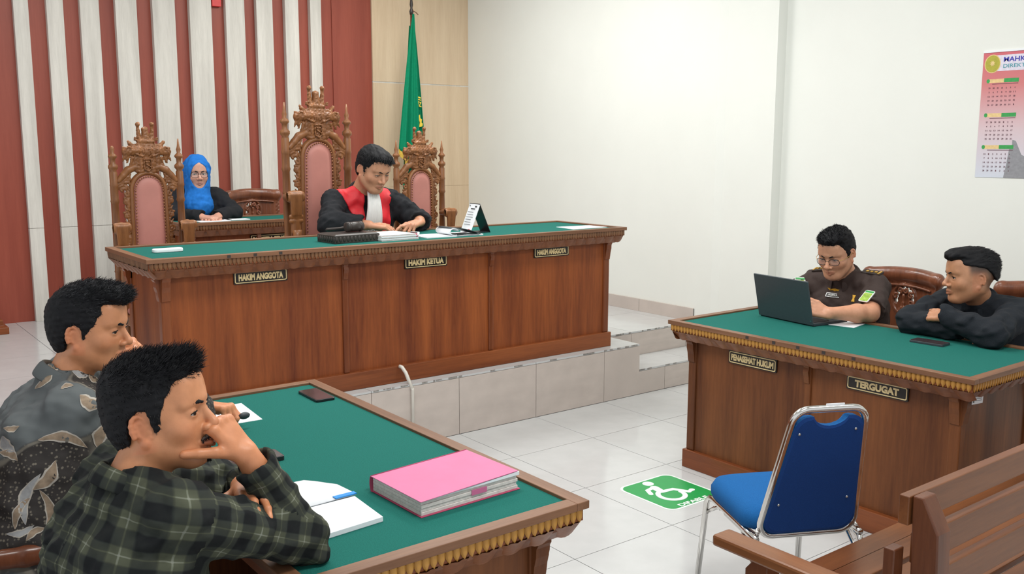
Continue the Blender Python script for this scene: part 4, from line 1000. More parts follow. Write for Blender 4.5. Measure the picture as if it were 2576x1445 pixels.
nt.links.new(g3.outputs[2], b.inputs['Base Color']); b.inputs['Roughness'].default_value = .85; b.inputs['Specular IOR Level'].default_value = .25

def nrm(v): v = np.array(v, float); return v/np.linalg.norm(v)
def headframe(fwd, pitch=0, roll=0):
    f = nrm((*fwd[:2], 0)); p = math.radians(pitch); y = nrm((f[0]*math.cos(p), f[1]*math.cos(p), math.sin(p)))
    x = nrm(np.cross(y, (0, 0, 1))); z = np.cross(x, y); r = math.radians(roll)
    x2 = x*math.cos(r)+z*math.sin(r); z2 = -x*math.sin(r)+z*math.cos(r)
    return np.stack([x2, y, z2], 1)                       # columns = local axes
def smooth(a, b, x): t = np.clip((x-a)/(b-a), 0, 1); return t*t*(3-2*t)

def build_head(neck_l, h, o):
    """neck_l: neck base in head coordinates. o: options"""
    jw, nw, ch = o.get('jaw', 1), o.get('nose', 1), o.get('cheek', 0)
    lo = np.minimum((-.102, -.135, -.19), np.array(neck_l)-.07); hi = np.maximum((.102, .135, .15), np.array(neck_l)+.07)
    s = Sdf(lo, hi, h)
    s.ell((0, -.016, .036), (.077, .100, .091))
    s.ell((0, .030, -.020), (.064*(1+.5*ch), .064, .090), .03)
    for sx in (-1, 1):
        s.cap((sx*.054*jw, -.004, -.050), (sx*.026, .056, -.094), .022, .019, .03)
        s.ell((sx*.042, .056, -.024), (.023+.006*ch, .022, .021), .022)
        s.cap((sx*.010, .089, .026), (sx*.046, .071, .027), .0095, .009, .014)
    s.ell((0, .066, -.096), (.027, .022, .019), .022)
    s.ell((0, .066, .060), (.050, .030, .042), .03)
    for sx in (-1, 1):
        s.ell((sx*.031, .104, .004), (.0215, .021, .0145), .012, '-')
    s.cap((0, .086, .016), (0, .1085, -.024), .0075, .0105, .010)
    s.ell((0, .1105, -.029), (.0115*nw, .0105, .0100), .006)
    for sx in (-1, 1): s.ell((sx*.0135*nw, .0985, -.033), (.0085*nw, .010, .0082), .005)
    for sx in (-1, 1): s.ell((sx*.0068*nw, .1055, -.0415), (.0042, .0055, .0035), .002, '-')
    s.cap((0, .088, -.044), (0, .091, -.054), .010, .008, .008)
    for sx in (-1, 1):
        s.cap((0, .0955, -.0575), (sx*.021, .0825, -.0615), .0062, .0040, .005)
        s.cap((0, .0940, -.0690), (sx*.018, .0835, -.0665), .0072, .0045, .005)
    for sx in (-1, 1): s.cap((0, .1025, -.0632), (sx*.0235, .0865, -.0640), .0016, .0012, .0015, '-')
    # eyelids with opening
    op = o.get('eye', .0048)
    for sx in (-1, 1):
        E = (sx*.0315, .0755, .0045)
        s.ell(E, (.0165, .0150, .0142), .005)
        s.ell((E[0], E[1]+.013, E[2]-.0012), (.0150, .016, op), .0012, '-')
    # ears
    for sx in (-1, 1):
        def ep(a, r=1): 
            y = -.012+.0165*r*math.cos(a); z = -.010+.0305*r*math.sin(a); y2 = y-.20*(z+.010)*.6
            return (sx*(.0745-.40*(y+.012)+.004*(r-.5)), y2, z)
        s.chain([ep(a) for a in np.linspace(math.radians(-60), math.radians(205), 12)], [.0050]*12, .003)
        s.chain([ep(a, .55) for a in np.linspace(math.radians(20), math.radians(250), 8)], .0040, .003)
        s.ell((sx*.0735, -.013, -.010), (.0050, .0150, .0265), .004)
        s.ell((sx*.0765, -.006, -.039), (.0062, .0085, .0095), .005)
        s.ell((sx*.0860, -.008, -.015), (.0070, .0075, .0105), .003, '-')
    nb = np.array(neck_l); s.cap((0, -.022, -.050), nb, .054, .060, .03)
    if o.get('adam'): s.ell((0, .03, -.12), (.012, .012, .014), .015)
    V, F = s.mesh()
    x, y, z = V.T; sk = np.array(o['skin']); col_ = np.tile(sk, (len(V), 1))
    def mixc(w, c):
        nonlocal col_
        col_ = col_*(1-w[:, None])+np.array(c)*w[:, None]
    g = lambda c, r: np.exp(-(((x-c[0])/r[0])**2+((y-c[1])/r[1])**2+((z-c[2])/r[2])**2))
    for sx in (-1, 1): mixc(.35*g((sx*.045, .07, -.025), (.025, .03, .022)), sk*np.array([1.12, .86, .82]))
    mixc(.30*g((0, .11, -.03), (.02, .02, .02)), sk*np.array([1.1, .85, .8]))
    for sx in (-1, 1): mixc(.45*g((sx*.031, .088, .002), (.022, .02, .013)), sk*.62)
    ear = smooth(.070, .080, np.abs(x))*smooth(-.05, -.03, y)*(y < .02)*(z < .04)*(z > -.06); mixc(.45*ear, sk*np.array([1.15, .82, .78]))
    lip = np.exp(-(((x)/.021)**4+((z+.0635)/.0088)**4))*smooth(.080, .086, y); mixc(np.clip(lip*.75, 0, 1), o.get('lip', sk*np.array([.85, .55, .55])))
    sl = np.exp(-((x/.022)**4+((z+.0633)/.0016)**2))*smooth(.08, .086, y); mixc(sl*.75, sk*.22)
    st = o.get('stubble', 0)
    if st:
        w_ = np.clip(np.exp(-((x/.028)**4+((z+.049)/.008)**4))*smooth(.07, .085, y)+.8*smooth(-.078, -.092, z)*smooth(.02, .05, y)*(z > -.125), 0, 1); mixc(w_*st, sk*.35)
    fz = o.get('fade', 0)                                     # shaved sides
    if fz: mixc(fz*smooth(.0, .045, z)*smooth(.045, .02, y)*(np.abs(x) > .03)*1.0, (.03, .025, .022)); mixc(fz*.7*smooth(-.075, -.03, z)*smooth(-.03, -.06, y), (.035, .028, .024))
    return V, F, col_

def hair_cap(h, o):
    s = Sdf((-.125, -.155, -.11), (.125, .155, .20), h); T = o.get('vol', .012); top = o.get('top', .012)
    s.ell((0, -.016, .036), (.077+T*.75, .100+T, .091+T))
    s.ell((0, -.030, -.010), (.072+T*.5, .078+T*.8, .080), .02)
    for (c, r, k) in o.get('blobs', []): s.ell(c, r, k)
    X, Y, Z = s.ax[0][:, None, None], s.ax[1][None, :, None], s.ax[2][None, None, :]
    ky, kz = zip(*o.get('line', [(-.2, -.062), (-.08, -.060), (-.045, -.045), (-.035, .012), (-.012, .030), (.006, .026), (.012, -.022), (.026, -.024), (.032, .020), (.046, .052), (.060, .068), (.20, .076)]))
    zl = np.interp(Y.ravel(), ky, kz).astype(f32)[None, :, None]
    zl = zl+o.get('peak', 0)*np.exp(-(X/.02)**2)
    s.comb((slice(None),)*3, np.broadcast_to((Z-zl)*f32(.75), s.d.shape).astype(f32), .006, '-')   # keep above the hairline
    s.noise(o.get('rough', .003), o.get('wl', .03), o.get('seed', 1), aniso=(1, .5, 1))
    return s.mesh()
def strands(V, F, n, length, flow, wid, seed=0, up=.6, jitter=.35):
    g = np.random.RandomState(seed); P = V[F]; c = P.mean(1); nm = np.cross(P[:, 2]-P[:, 0], P[:, 3]-P[:, 1]); ar = np.linalg.norm(nm, axis=1); nm = nm/np.maximum(ar, 1e-12)[:, None]
    i = g.choice(len(F), n, p=ar/ar.sum()); w_ = g.rand(n, 4); w_ /= w_.sum(1, keepdims=True); p0 = (P[i]*w_[:, :, None]).sum(1)-nm[i]*.003; nn = nm[i]
    fl_ = flow(p0); L = length(p0)*(.7+.6*g.rand(n)); d0 = nn*up+fl_+g.normal(size=(n, 3))*jitter; d0 /= np.linalg.norm(d0, axis=1)[:, None]
    d1 = fl_-nn*.15+g.normal(size=(n, 3))*jitter*.6; d1 /= np.maximum(np.linalg.norm(d1, axis=1), 1e-6)[:, None]
    sd = np.cross(d0, nn+g.normal(size=(n, 3))*.2); sd /= np.maximum(np.linalg.norm(sd, axis=1), 1e-6)[:, None]
    ts = [0, .35, .7, 1.0]; vs_ = []
    for t in ts:
        q = p0+(d0*(t-.5*t*t)+d1*(.5*t*t))*L[:, None]; ww = wid*(1-t**2)+.0002
        b_ = np.cross(sd, d0)
        for k in range(3):
            a = 2*PI*k/3; vs_.append(q+(sd*math.cos(a)+b_*math.sin(a))*ww)
    VV = np.stack(vs_, 1).reshape(-1, 3); base = (np.arange(n)*12)[:, None]; fs = []
    for r in range(3):
        for k in range(3): fs.append(base+np.array([[r*3+k, r*3+(k+1) % 3, r*3+3+(k+1) % 3, r*3+3+k]]))
    return VV, np.concatenate(fs)

def add_hand(s, Wp, a, n, right, curls, thumb, sc_=1.0, spread=.06, thumb_base=None):
    a = nrm(a); n = nrm(n); n = nrm(n-a*(n @ a)); t = np.cross(n, a)*(1 if right else -1); Wp = np.array(Wp, float)
    mc = [Wp+(a*.088+t*.029)*sc_, Wp+(a*.092+t*.009)*sc_, Wp+(a*.087-t*.011)*sc_, Wp+(a*.078-t*.029)*sc_]
    for j, q in enumerate(mc): s.cap(Wp+(t*(.016-.011*j)-n*.002)*sc_, q-n*.003*sc_, .0150*sc_, .0115*sc_, .012)
    s.cap(Wp+(a*.04+t*.012-n*.010)*sc_, Wp+(a*.06-t*.012-n*.010)*sc_, .015*sc_, None, .014)
    LN = [(.043, .026, .021), (.047, .029, .022), (.043, .027, .021), (.034, .021, .019)]; RD = [.0092, .0095, .0090, .0080]
    tips = []
    for j in range(4):
        p = mc[j]; th = 0; lat = spread*(1.5-j); r = RD[j]*sc_
        aj = nrm(a+t*lat)
        for q in range(3):
            th += math.radians(curls[j][q]); d = aj*math.cos(th)-n*math.sin(th); e = p+d*LN[j][q]*sc_; r2 = r*(.93 if q < 2 else .82)
            s.cap(p, e, r, r2, .004 if q else .008); s.ell(p+n*.001, (r*1.03,)*3, .003); p = e; r = r2
        tips.append((p, d, n))
    tb = Wp+(a*.022+t*.022-n*.010)*sc_ if thumb_base is None else np.array(thumb_base); r = .0135*sc_
    for d, L_ in zip(thumb, (.044, .034, .028)):
        d = nrm(d); e = tb+d*L_*sc_; s.cap(tb, e, r, r*.88, .012 if L_ > .04 else .004); tb = e; r *= .88
    return tips
def arm_skin(el, wr, h, rad=(.042, .026), hand=None, sc_=1.0, more=None):
    pts = [np.array(el), np.array(wr)]+([np.array(more)] if more is not None else [])
    hp = np.array(wr)+nrm(hand['a'])*.12*sc_ if hand else np.array(wr)
    allp = np.array(pts+[hp]); s = Sdf(allp.min(0)-.13, allp.max(0)+.13, h)
    if more is not None: s.cap(more, el, .050*sc_, .043*sc_, .01)
    mid = np.array(el)*.68+np.array(wr)*.32
    s.cap(el, mid, rad[0]*.95*sc_, rad[0]*sc_, .02); s.cap(mid, wr, rad[0]*sc_, rad[1]*sc_, .02)
    tips = []
    if hand: tips = add_hand(s, wr, hand['a'], hand['n'], hand['right'], hand['curls'], hand['thumb'], sc_, hand.get('spread', .06), hand.get('tb'))
    V, F = s.mesh(); return V, F, tips

def torso_sdf(p, h, infl=.012, sleeves=True, k=.035, sleeve_r=(.062, .054, .046)):
    J = {q: np.array(v, float) for q, v in p['j'].items()}
    allp = np.array([v for q, v in J.items() if q in ('pel', 'chest', 'neck', 'Rs', 'Ls', 'Re', 'Le', 'Rw', 'Lw')]); s = Sdf(allp.min(0)-.20, allp.max(0)+.20, h)
    sx = nrm(J['Rs']-J['Ls']); hw = np.linalg.norm(J['Rs']-J['Ls'])/2; g_ = p.get('girth', 1)
    up_ = nrm(J['chest']-J['pel'])
    for t in np.linspace(0, 1, 6):
        c = J['pel']*(1-t)+J['chest']*t; w_ = (.085+(hw*.56-.085)*t)*g_; r = (.128-.012*math.sin(t*PI)+.0*t)*g_+infl-.012
        s.cap(c-sx*w_, c+sx*w_, r, None, k)
    top = J['neck']-up_*.035
    for q in ('Rs', 'Ls'):
        s.cap(top, J[q], .066+infl-.012, .064+infl-.012, k)
        s.cap(J['neck']-up_*.005, J[q]+up_*.012, .046, .050, k)
        c2 = J['chest']*.6+J[q]*.4; s.cap(J['chest'], c2, .10, .085, k)
    if sleeves:
        for q in 'RL':
            a, b_, c = J[q+'s'], J[q+'e'], J[q+'w']
            s.cap(a, b_, sleeve_r[0], sleeve_r[1], k*.8)
            if sleeves == 'short': d = nrm(b_-a); s.cap(a+(b_-a)*.78+d*.10, b_+d*.25, .10, .11, .0, '-')
            else:
                d = nrm(c-b_); e = c-d*p.get('cuff_back', .004); keep = s.d; s.d = np.full_like(keep, 9.)
                s.cap(b_, e, sleeve_r[1], sleeve_r[2], 0)
                if p.get('cuff'): s.cap(e-d*.055, e-d*.010, p['cuff'], None, .004)
                orr = p.get('open_r', .075); s.cap(e+d*orr*.94, e+d*(orr+.12), orr, None, 0, '-')
                f2 = s.d; hq = np.clip(.5+.5*(keep-f2)/.02, 0, 1); s.d = (keep*(1-hq)+f2*hq-.02*hq*(1-hq)).astype(f32)
    return s, J, sx, up_
def seg_uv(V, F, segs):
    """UV per corner from the nearest limb segment: along the limb and around it"""
    c = V[F].mean(1); wh = np.zeros(len(F), int); D = []
    for i, (a, b_, ref, r) in enumerate(segs):
        a, b_ = np.array(a, float), np.array(b_, float); ab = b_-a; tr = ((c-a) @ ab)/(ab @ ab); t = np.clip(tr, 0, 1); d = np.linalg.norm(c-(a+t[:, None]*ab), axis=1)-r
        if i in (1, 3): d = d+4*np.maximum(0, .22-tr)*np.linalg.norm(ab)
        D.append(d)
    D = np.array(D); wh = D.argmin(0)
    uv = np.zeros((len(F), 4, 2)); P = V[F]
    for i, (a, b_, ref, r) in enumerate(segs):
        a, b_ = np.array(a, float), np.array(b_, float); d = nrm(b_-a); u = nrm(np.array(ref)-d*(np.array(ref) @ d)); v_ = np.cross(d, u); m_ = wh == i; q = P[m_]-a
        ang = np.arctan2(q @ v_, q @ u); an0 = ang[:, :1]; ang = an0+(ang-an0+PI) % (2*PI)-PI
        uv[m_, :, 0] = q @ d; uv[m_, :, 1] = ang*max(r, .07)
    return uv.reshape(-1, 2)
def collar(t, name, c, axis, fwd, r, h, mat, root, open_=.30, drop=.55, flare=.022, spread=.03):
    axis = nrm(axis); fwd = nrm(np.array(fwd)-axis*(np.array(fwd) @ axis)); sd = np.cross(fwd, axis); c = np.array(c, float); v = []; f = []; n = 30
    for i in range(n+1):
        a = open_+(2*PI-2*open_)*i/n; rad = sd*math.sin(a)+fwd*math.cos(a); fr = max(0, math.cos(a)); lower = -axis*(drop*r*(.5+.5*math.cos(a)))
        base = c+rad*r+lower
        pt = max(0, (abs(a-PI)-2.2)/.65) if abs(a-PI) > 2.2 else 0
        v += [base-axis*.006, base+axis*h*.85-rad*.002, base+axis*h+rad*.006, base+rad*(flare*.7)+axis*h*.45, base+rad*flare-axis*(h*.15+spread*pt)+fwd*.012*pt]
    for i in range(n):
        for k in range(4): f.append((i*5+k, i*5+k+1, i*5+5+k+1, i*5+5+k))
    v = [tuple(p-root) for p in v]; o = MB().add(v, f, True).build('collar', mat, t); o.modifiers.new('t', 'SOLIDIFY').thickness = .004
    sb = o.modifiers.new('s', 'SUBSURF'); sb.levels = 1; sb.render_levels = 1
    me = o.data; uvl = me.uv_layers.new(name='cloth')
    for lp in me.loops: q = lp.vertex_index; uvl.data[lp.index].uv = ((q//5)*r*6.28/n, (q % 5)*.02)
    return o
def merge(parts):
    Vs, Fs, Cs = [], [], []; n = 0
    for V, F, c in parts:
        Vs.append(V); Fs.append(F+n); Cs.append(c); n += len(V)
    return np.concatenate(Vs), np.concatenate(Fs), np.concatenate(Cs)

def person(label, p):
    J = {q: np.array(v, float) for q, v in p['j'].items()}; base = p.get('base', 0.)
    root = np.array([J['pel'][0], J['pel'][1], base]); t = thing('person', label, 'person', tuple(root)); o = p['head']; S = o.get('scale', 1); hh = p.get('h', .0026)
    R = headframe(o['fwd'], o.get('pitch', 0), o.get('roll', 0)); H = J['head']
    toW = lambda V: (V*S) @ R.T+H
    nl = R.T @ (J['neck']-H)/S
    V, F, C = build_head(nl, hh, o); parts = [(toW(V), F, C)]; sk = np.array(o['skin'])
    nails = []
    for q in 'RL':
        hd = p['hands'].get(q)
        if hd is None: continue
        hd = dict(hd, right=(q == 'R')); V, F, tips = arm_skin(J[q+'e'], J[q+'w'], p.get('hh', .0032), hand=hd, sc_=hd.get('sc', S), more=J[q+'s'] if p.get('sleeve') == 'short' else None)
        c = np.tile(sk*np.array([1.04, .97, .95]), (len(V), 1))
        for (tp, d, n_) in tips:
            w_ = np.exp(-(np.linalg.norm(V-(tp+n_*.006), axis=1)/.0075)**4)[:, None]; c = c*(1-.55*w_)+np.minimum(1, sk*np.array([1.5, 1.45, 1.5]))*.55*w_
        parts.append((V, F, c))
    # trunk and limbs under the clothes
    s = Sdf(np.min([J[k] for k in J], 0)-.2, np.max([J[k] for k in J], 0)+.2, .016); sx = nrm(J['Rs']-J['Ls'])
    for tt in np.linspace(0, 1, 4): c = J['pel']*(1-tt)+J['chest']*tt; s.cap(c-sx*.06, c+sx*.06, .085, None, .05)
    s.cap(J['chest'], J['neck'], .07, .045, .05)
    for q in 'RL': s.cap(J['chest'], J[q+'s'], .05, .04, .04); s.cap(J[q+'s'], J[q+'e'], .042, .032, .03)
    V, F = s.mesh(); parts.append((V, F, np.tile(sk, (len(V), 1))))
    V, F, C = merge(parts); nobj('body', np_mesh('body', V-root, F, 'skin', colr=np.clip(C, 0, 1)), t)
    # eyes
    gz = nrm(o.get('gaze', (0, 1, 0)))
    for sx_ in (-1, 1):
        Mb = MB(); n_ = 16; v = []; f = []; mi = []; z_ = gz; x_ = nrm(np.cross((0, 0, 1), z_)); y_ = np.cross(z_, x_)
        rings = [0, 5, 10, 16, 24, 31, 45, 60, 80, 105, 135, 165]
        for a in rings:
            for k in range(n_): v.append((z_*math.cos(math.radians(a))+(x_*math.cos(2*PI*k/n_)+y_*math.sin(2*PI*k/n_))*math.sin(math.radians(a)))*.0131)
        Vv = toW(np.array(v)+np.array((sx_*.0315, .0755, .0045)))-root
        for i in range(len(rings)-1):
            Mb.mat(2 if rings[i] < 14 else 1 if rings[i] < 31 else 0)
            Mb.f += [(i*n_+k, i*n_+(k+1) % n_, (i+1)*n_+(k+1) % n_, (i+1)*n_+k) for k in range(n_)]; Mb.sm += [True]*n_; Mb.mi += [Mb.cm]*n_
        Mb.v = [tuple(q) for q in Vv]; Mb.build('eye', ['eye_white', 'iris', 'pupil'], t)
        op_ = o.get('eye', .0048); la = [(sx_*.0315+.0150*math.cos(a), .0755+.0148*math.sqrt(max(0, 1-(.0150*math.cos(a)/.0175)**2))*.99, .0045-.0012+(op_+.0006)*math.sin(a)) for a in np.linspace(.12, PI-.12, 9)]
        MB().tube([tuple(q_) for q_ in toW(np.array(la))-root], [.0004, .0009, .0012, .0013, .0013, .0013, .0012, .0009, .0004], 6).build('eyelashes', 'hair_black', t)
        # eyebrow
        s = Sdf((-.07, .05, .0), (.07, .12, .05), .0022*max(1, hh/.0026)); bz = o.get('brow', .0215)
        s.chain([(sx_*.012, .0985, bz), (sx_*.024, .0955, bz+.0045), (sx_*.037, .0865, bz+.0050), (sx_*.049, .0745, bz+.0005)], [.0032, .0040, .0036, .0018], .001); s.noise(.0008, .006, 4)
        V, F = s.mesh()
        if len(F): nobj('eyebrow', np_mesh('eyebrow', toW(V)-root, F, 'hair_black'), t)
    if o.get('hair'):
        ho = o['hair']; V, F = hair_cap(max(.003, hh), ho); nobj('hair', np_mesh('hair', toW(V)-root, F, 'hair_black'), t)
        if ho.get('n'):
            hr = t.children[-1] if False else [c for c in t.children if c.name.startswith('hair')][-1]
            flow = ho.get('flow', lambda q: np.tile(np.array([0, .6, .2]), (len(q), 1)))
            Vs, Fs = strands(V, F, ho['n'], ho['len'], flow, ho.get('wid', .0011), 3, ho.get('up', .6), ho.get('jit', .35)); nobj('strands', np_mesh('strands', toW(Vs)-root, Fs, 'hair_strand'), hr)['kind'] = 'stuff'
            if ho.get('grey'):
                Vs, Fs = strands(V, F, ho['grey'], ho['len'], flow, ho.get('wid', .0011)*.7, 8, ho.get('up', .6)*1.1, ho.get('jit', .35)); nobj('strands', np_mesh('strands', toW(Vs)-root, Fs, 'hair_grey'), hr)['kind'] = 'stuff'
    if o.get('beard'):
        s = Sdf((-.05, .03, -.14), (.05, .12, -.03), .0022)
        for sx_ in (-1, 1): s.chain([(0, .1005, -.0500), (sx_*.014, .0970, -.0515), (sx_*.024, .0865, -.0590)], [.0028, .0038, .0020], .002)
        s.ell((0, .0850, -.0985), (.012, .007, .011), .003); s.noise(.0016, .007, 6)
        V, F = s.mesh(); nobj('beard', np_mesh('beard', toW(V)-root, F, 'stubble'), t)
        Vs, Fs = strands(V, F, 500, lambda q: np.full(len(q), .008), lambda q: np.tile(np.array([0, .3, -1.]), (len(q), 1)), .0005, 5, .8, .5); nobj('beard_hairs', np_mesh('beard_hairs', toW(Vs)-root, Fs, 'hair_black'), t.children[-1] if False else [c for c in t.children if c.name.startswith('beard')][-1])['kind'] = 'stuff'
    # clothes
    cm = p['cloth']; s, Jx, sx, up_ = torso_sdf(p, p.get('ch', .0075), p.get('infl', .014), p.get('sleeve', True), p.get('k', .035), p.get('sleeve_r', (.064, .056, .045)))
    s.noise(p.get('fold', .005), p.get('foldwl', .11), p.get('seed', 1)); s.noise(p.get('fold', .005)*.6, .05, p.get('seed', 1)+10)
    nd = nrm(H-J['neck']); s.cap(J['neck']-nd*.015, J['neck']+nd*.30, .058*p.get('nk', 1), None, .006, '-')
    V, F = s.mesh(); fw2 = np.cross(up_, sx)*-1
    fwd_b = nrm(np.cross(up_, sx))
    if fwd_b @ np.array([*o['fwd'], 0]) < 0: fwd_b = -fwd_b
    segs = [(J['pel'], J['chest']+up_*.25, fwd_b, .13), (J['Rs'], J['Re'], up_, .05), (J['Re'], J['Rw'], up_, .04), (J['Ls'], J['Le'], up_, .05), (J['Le'], J['Lw'], up_, .04)]
    sh = nobj(p.get('cloth_name', 'shirt'), np_mesh('shirt', V-root, F, cm, uv=seg_uv(V, F, segs)), t)
    if p.get('collar'):
        ca = p['collar']; collar(t, 'collar', J['neck']+nd*ca.get('lift', .0), ca.get('axis', nrm(nd+np.array([0, 0, .6]))), ca.get('fwd', fwd_b), ca.get('r', .066), ca.get('h', .036), ca.get('mat', cm), root, ca.get('open', .30), ca.get('drop', .5))
    # legs
    kn = p.get('knee_f', (*(fwd_b[:2]/np.linalg.norm(fwd_b[:2])), 0)); kn = nrm(kn)
    s = Sdf(np.minimum(J['pel'], J['pel']+kn*.55)-np.array([.3, .3, 0])*1.0+np.array([0, 0, 0])-np.array([0, 0, J['pel'][2]-base]), np.maximum(J['pel'], J['pel']+kn*.55)+np.array([.3, .3, .2]), .012)
    sh_ = []
    for q in (-1, 1):
        hip = J['pel']+sx*q*.085+np.array([0, 0, -.02]); knee = hip+kn*.40+sx*q*.03; knee[2] = max(hip[2]-.03, base+.46); ank = knee+kn*.03; ank[2] = base+.09
        s.cap(hip, knee, .088, .064, .03); s.cap(knee, ank, .060, .046, .02); sh_.append(ank)
    s.cap(J['pel']-sx*.07, J['pel']+sx*.07, .118, None, .03)
    V, F = s.mesh(); nobj('trousers', np_mesh('trousers', V-root, F, 'trouser'), t)
    for a in sh_:
        s = Sdf(np.minimum(a, a+kn*.2)-np.array([.08, .08, .1]), np.maximum(a, a+kn*.2)+np.array([.08, .08, .06]), .009)
        s.cap(a+np.array([0, 0, -.02])-kn*.02, a+np.array([0, 0, -.045])+kn*.02, .042, .045, .02).cap(a+np.array([0, 0, -.045]), a+kn*.15+np.array([0, 0, -.058]), .042, .034, .02).plane((0, 0, base+.001), (0, 0, -1))
        V, F = s.mesh(); nobj('shoe', np_mesh('shoe', V-root, F, 'shoe'), t)
    return t, root, toW, J, R, sx, up_, fwd_b
def glasses(t, root, toW, mat, temple, lens_w=.0235, lens_h=.0185, y0=.1015, r=.0014, z0=.000):
    g = MB()
    for sx in (-1, 1):
        cx = sx*.0325; pts = [(cx+lens_w*math.copysign(abs(math.cos(a))**.75, math.cos(a)), y0-.010*abs((cx+lens_w*math.cos(a))/.056)**2, z0+lens_h*math.copysign(abs(math.sin(a))**.75, math.sin(a))) for a in np.linspace(0, 2*PI, 25)[:-1]]
        g.tube([tuple(q) for q in toW(np.array(pts))-root], r*1.15, 6, True)
    g.tube([tuple(q) for q in toW(np.array([(-.0095, y0, z0+.004), (0, y0+.002, z0+.007), (.0095, y0, z0+.004)]))-root], r, 6)
    go = g.build('glasses', mat, t)
    for sx in (-1, 1):
        MB().tube([tuple(q) for q in toW(np.array([(sx*.056, y0-.010, z0+.008), (sx*.072, y0-.035, z0+.007), (sx*.0795, .02, z0+.006), (sx*.081, -.012, z0+.008), (sx*.079, -.026, z0-.012)]))-root], r*1.1, 6).build('temple', temple, go)
        cx = sx*.0325; ring = [(cx+lens_w*.97*math.cos(a), y0-.006, z0+lens_h*.97*math.sin(a)) for a in np.linspace(0, 2*PI, 21)[:-1]]
        MB().add([tuple(q) for q in toW(np.array(ring))-root], [tuple(range(20))]).build('lens', 'lens', go)
    return go
REL = [(18, 25, 15)]*4
# ---------------------------------------------------------------- man in plaid
SKA, SKB = (.58, .250, .118), (.58, .250, .118)
quiff = dict(vol=.008, blobs=[((0, .044, .098), (.060, .050, .034), .02), ((0, -.03, .080), (.072, .085, .052), .02)], rough=.0018, wl=.022, n=9500, wid=.00065,
             len=lambda q: .007+.014*smooth(.05, .11, q[:, 2])+.010*smooth(.08, .12, q[:, 2])*smooth(0, .07, q[:, 1]), flow=lambda q: np.stack([q[:, 0]*3, .15+.55*smooth(.04, .11, q[:, 2]), -.5+1.1*smooth(.05, .12, q[:, 2])], 1), up=.35, jit=.35)
pl = person('man in a dark green plaid shirt resting his chin on his right hand', dict(
    j=dict(head=(-2.522, -2.578, 1.167), neck=(-2.585, -2.590, 1.035), Rs=(-2.560, -2.745, 1.005), Ls=(-2.585, -2.420, 1.00), chest=(-2.615, -2.590, .885), pel=(-2.715, -2.62, .585),
           Re=(-2.265, -2.690, .862), Rw=(-2.372, -2.660, 1.074), Le=(-2.235, -2.375, .868), Lw=(-2.345, -2.575, .972)),
    head=dict(fwd=(.775, -.632), pitch=7, roll=0, scale=1.0, skin=SKA, stubble=.45, hair=quiff, beard=True, gaze=(.12, 1, -.06), eye=.0036, nose=1.05),
    hands=dict(R=dict(a=(-.52, .22, .82), n=(.45, -.72, .50), curls=[(70, 85, 45), (74, 88, 45), (78, 88, 45), (80, 88, 45)], thumb=[(-.78, -.25, .25), (-.93, .15, .08), (-.95, .22, .05)]),
               L=dict(a=(-.15, -.97, .10), n=(.05, .10, .99), curls=[(8, 20, 14), (8, 20, 14), (10, 22, 14), (12, 22, 14)], thumb=[(-.8, -.3, -.1), (-.6, -.8, -.2), (-.4, -.9, -.3)], spread=.10)),
    cloth='plaid', cuff=.047, cuff_back=.040, sleeve_r=(.066, .058, .044), fold=.006, seed=3, h=.0022, hh=.0026, ch=.0065, collar=dict(r=.068, h=.038, open=.42, drop=.55)))
# ---------------------------------------------------------------- man in batik
crop = dict(vol=.009, blobs=[((0, .030, .108), (.062, .074, .034), .02), ((0, .085, .104), (.050, .034, .026), .012)], rough=.0016, wl=.022, n=8000, grey=900, wid=.0006, len=lambda q: .007+.012*smooth(.05, .11, q[:, 2]),
            flow=lambda q: np.stack([q[:, 0]*2, .7*np.ones(len(q)), -.5+.9*smooth(.03, .12, q[:, 2])], 1), up=.32, jit=.35, line=[(-.2, -.078), (-.06, -.074), (-.042, -.055), (-.034, .010), (-.012, .026), (.006, .020), (.012, -.036), (.030, -.038), (.037, .012), (.050, .046), (.062, .062), (.20, .070)])
bk_ = person('man in a grey batik shirt sitting behind the man in plaid', dict(
    j=dict(head=(-2.475, -1.812, 1.226), neck=(-2.535, -1.80, 1.095), Rs=(-2.565, -1.985, 1.035), Ls=(-2.50, -1.625, 1.04), chest=(-2.585, -1.81, .93), pel=(-2.70, -1.87, .60),
           Re=(-2.315, -1.82, .885), Rw=(-2.090, -1.570, .888), Le=(-2.16, -1.62, .872), Lw=(-2.285, -1.70, 1.085)),
    head=dict(fwd=(.79, -.61), pitch=-3, scale=.97, skin=SKB, hair=crop, gaze=(.22, 1, -.06), eye=.0035, cheek=.2, jaw=1.06, stubble=.12),
    hands=dict(R=dict(a=(.72, -.66, -.04), n=(.10, .05, .99), curls=[(50, 65, 35), (58, 75, 40), (64, 78, 40), (68, 78, 40)], thumb=[(.8, .2, -.3), (.8, -.3, -.4), (.7, -.6, -.4)]),
               L=dict(a=(-.62, -.35, .70), n=(.62, -.40, .55), curls=[(60, 80, 40)]*4, thumb=[(-.4, -.5, .6), (-.7, -.2, .4), (-.8, 0, .2)])),
    cloth='batik', cuff_back=.05, sleeve_r=(.080, .072, .058), fold=.006, seed=5, h=.0026, hh=.003, ch=.0075, girth=1.12, collar=dict(r=.070, h=.036, open=.35, drop=.5)))
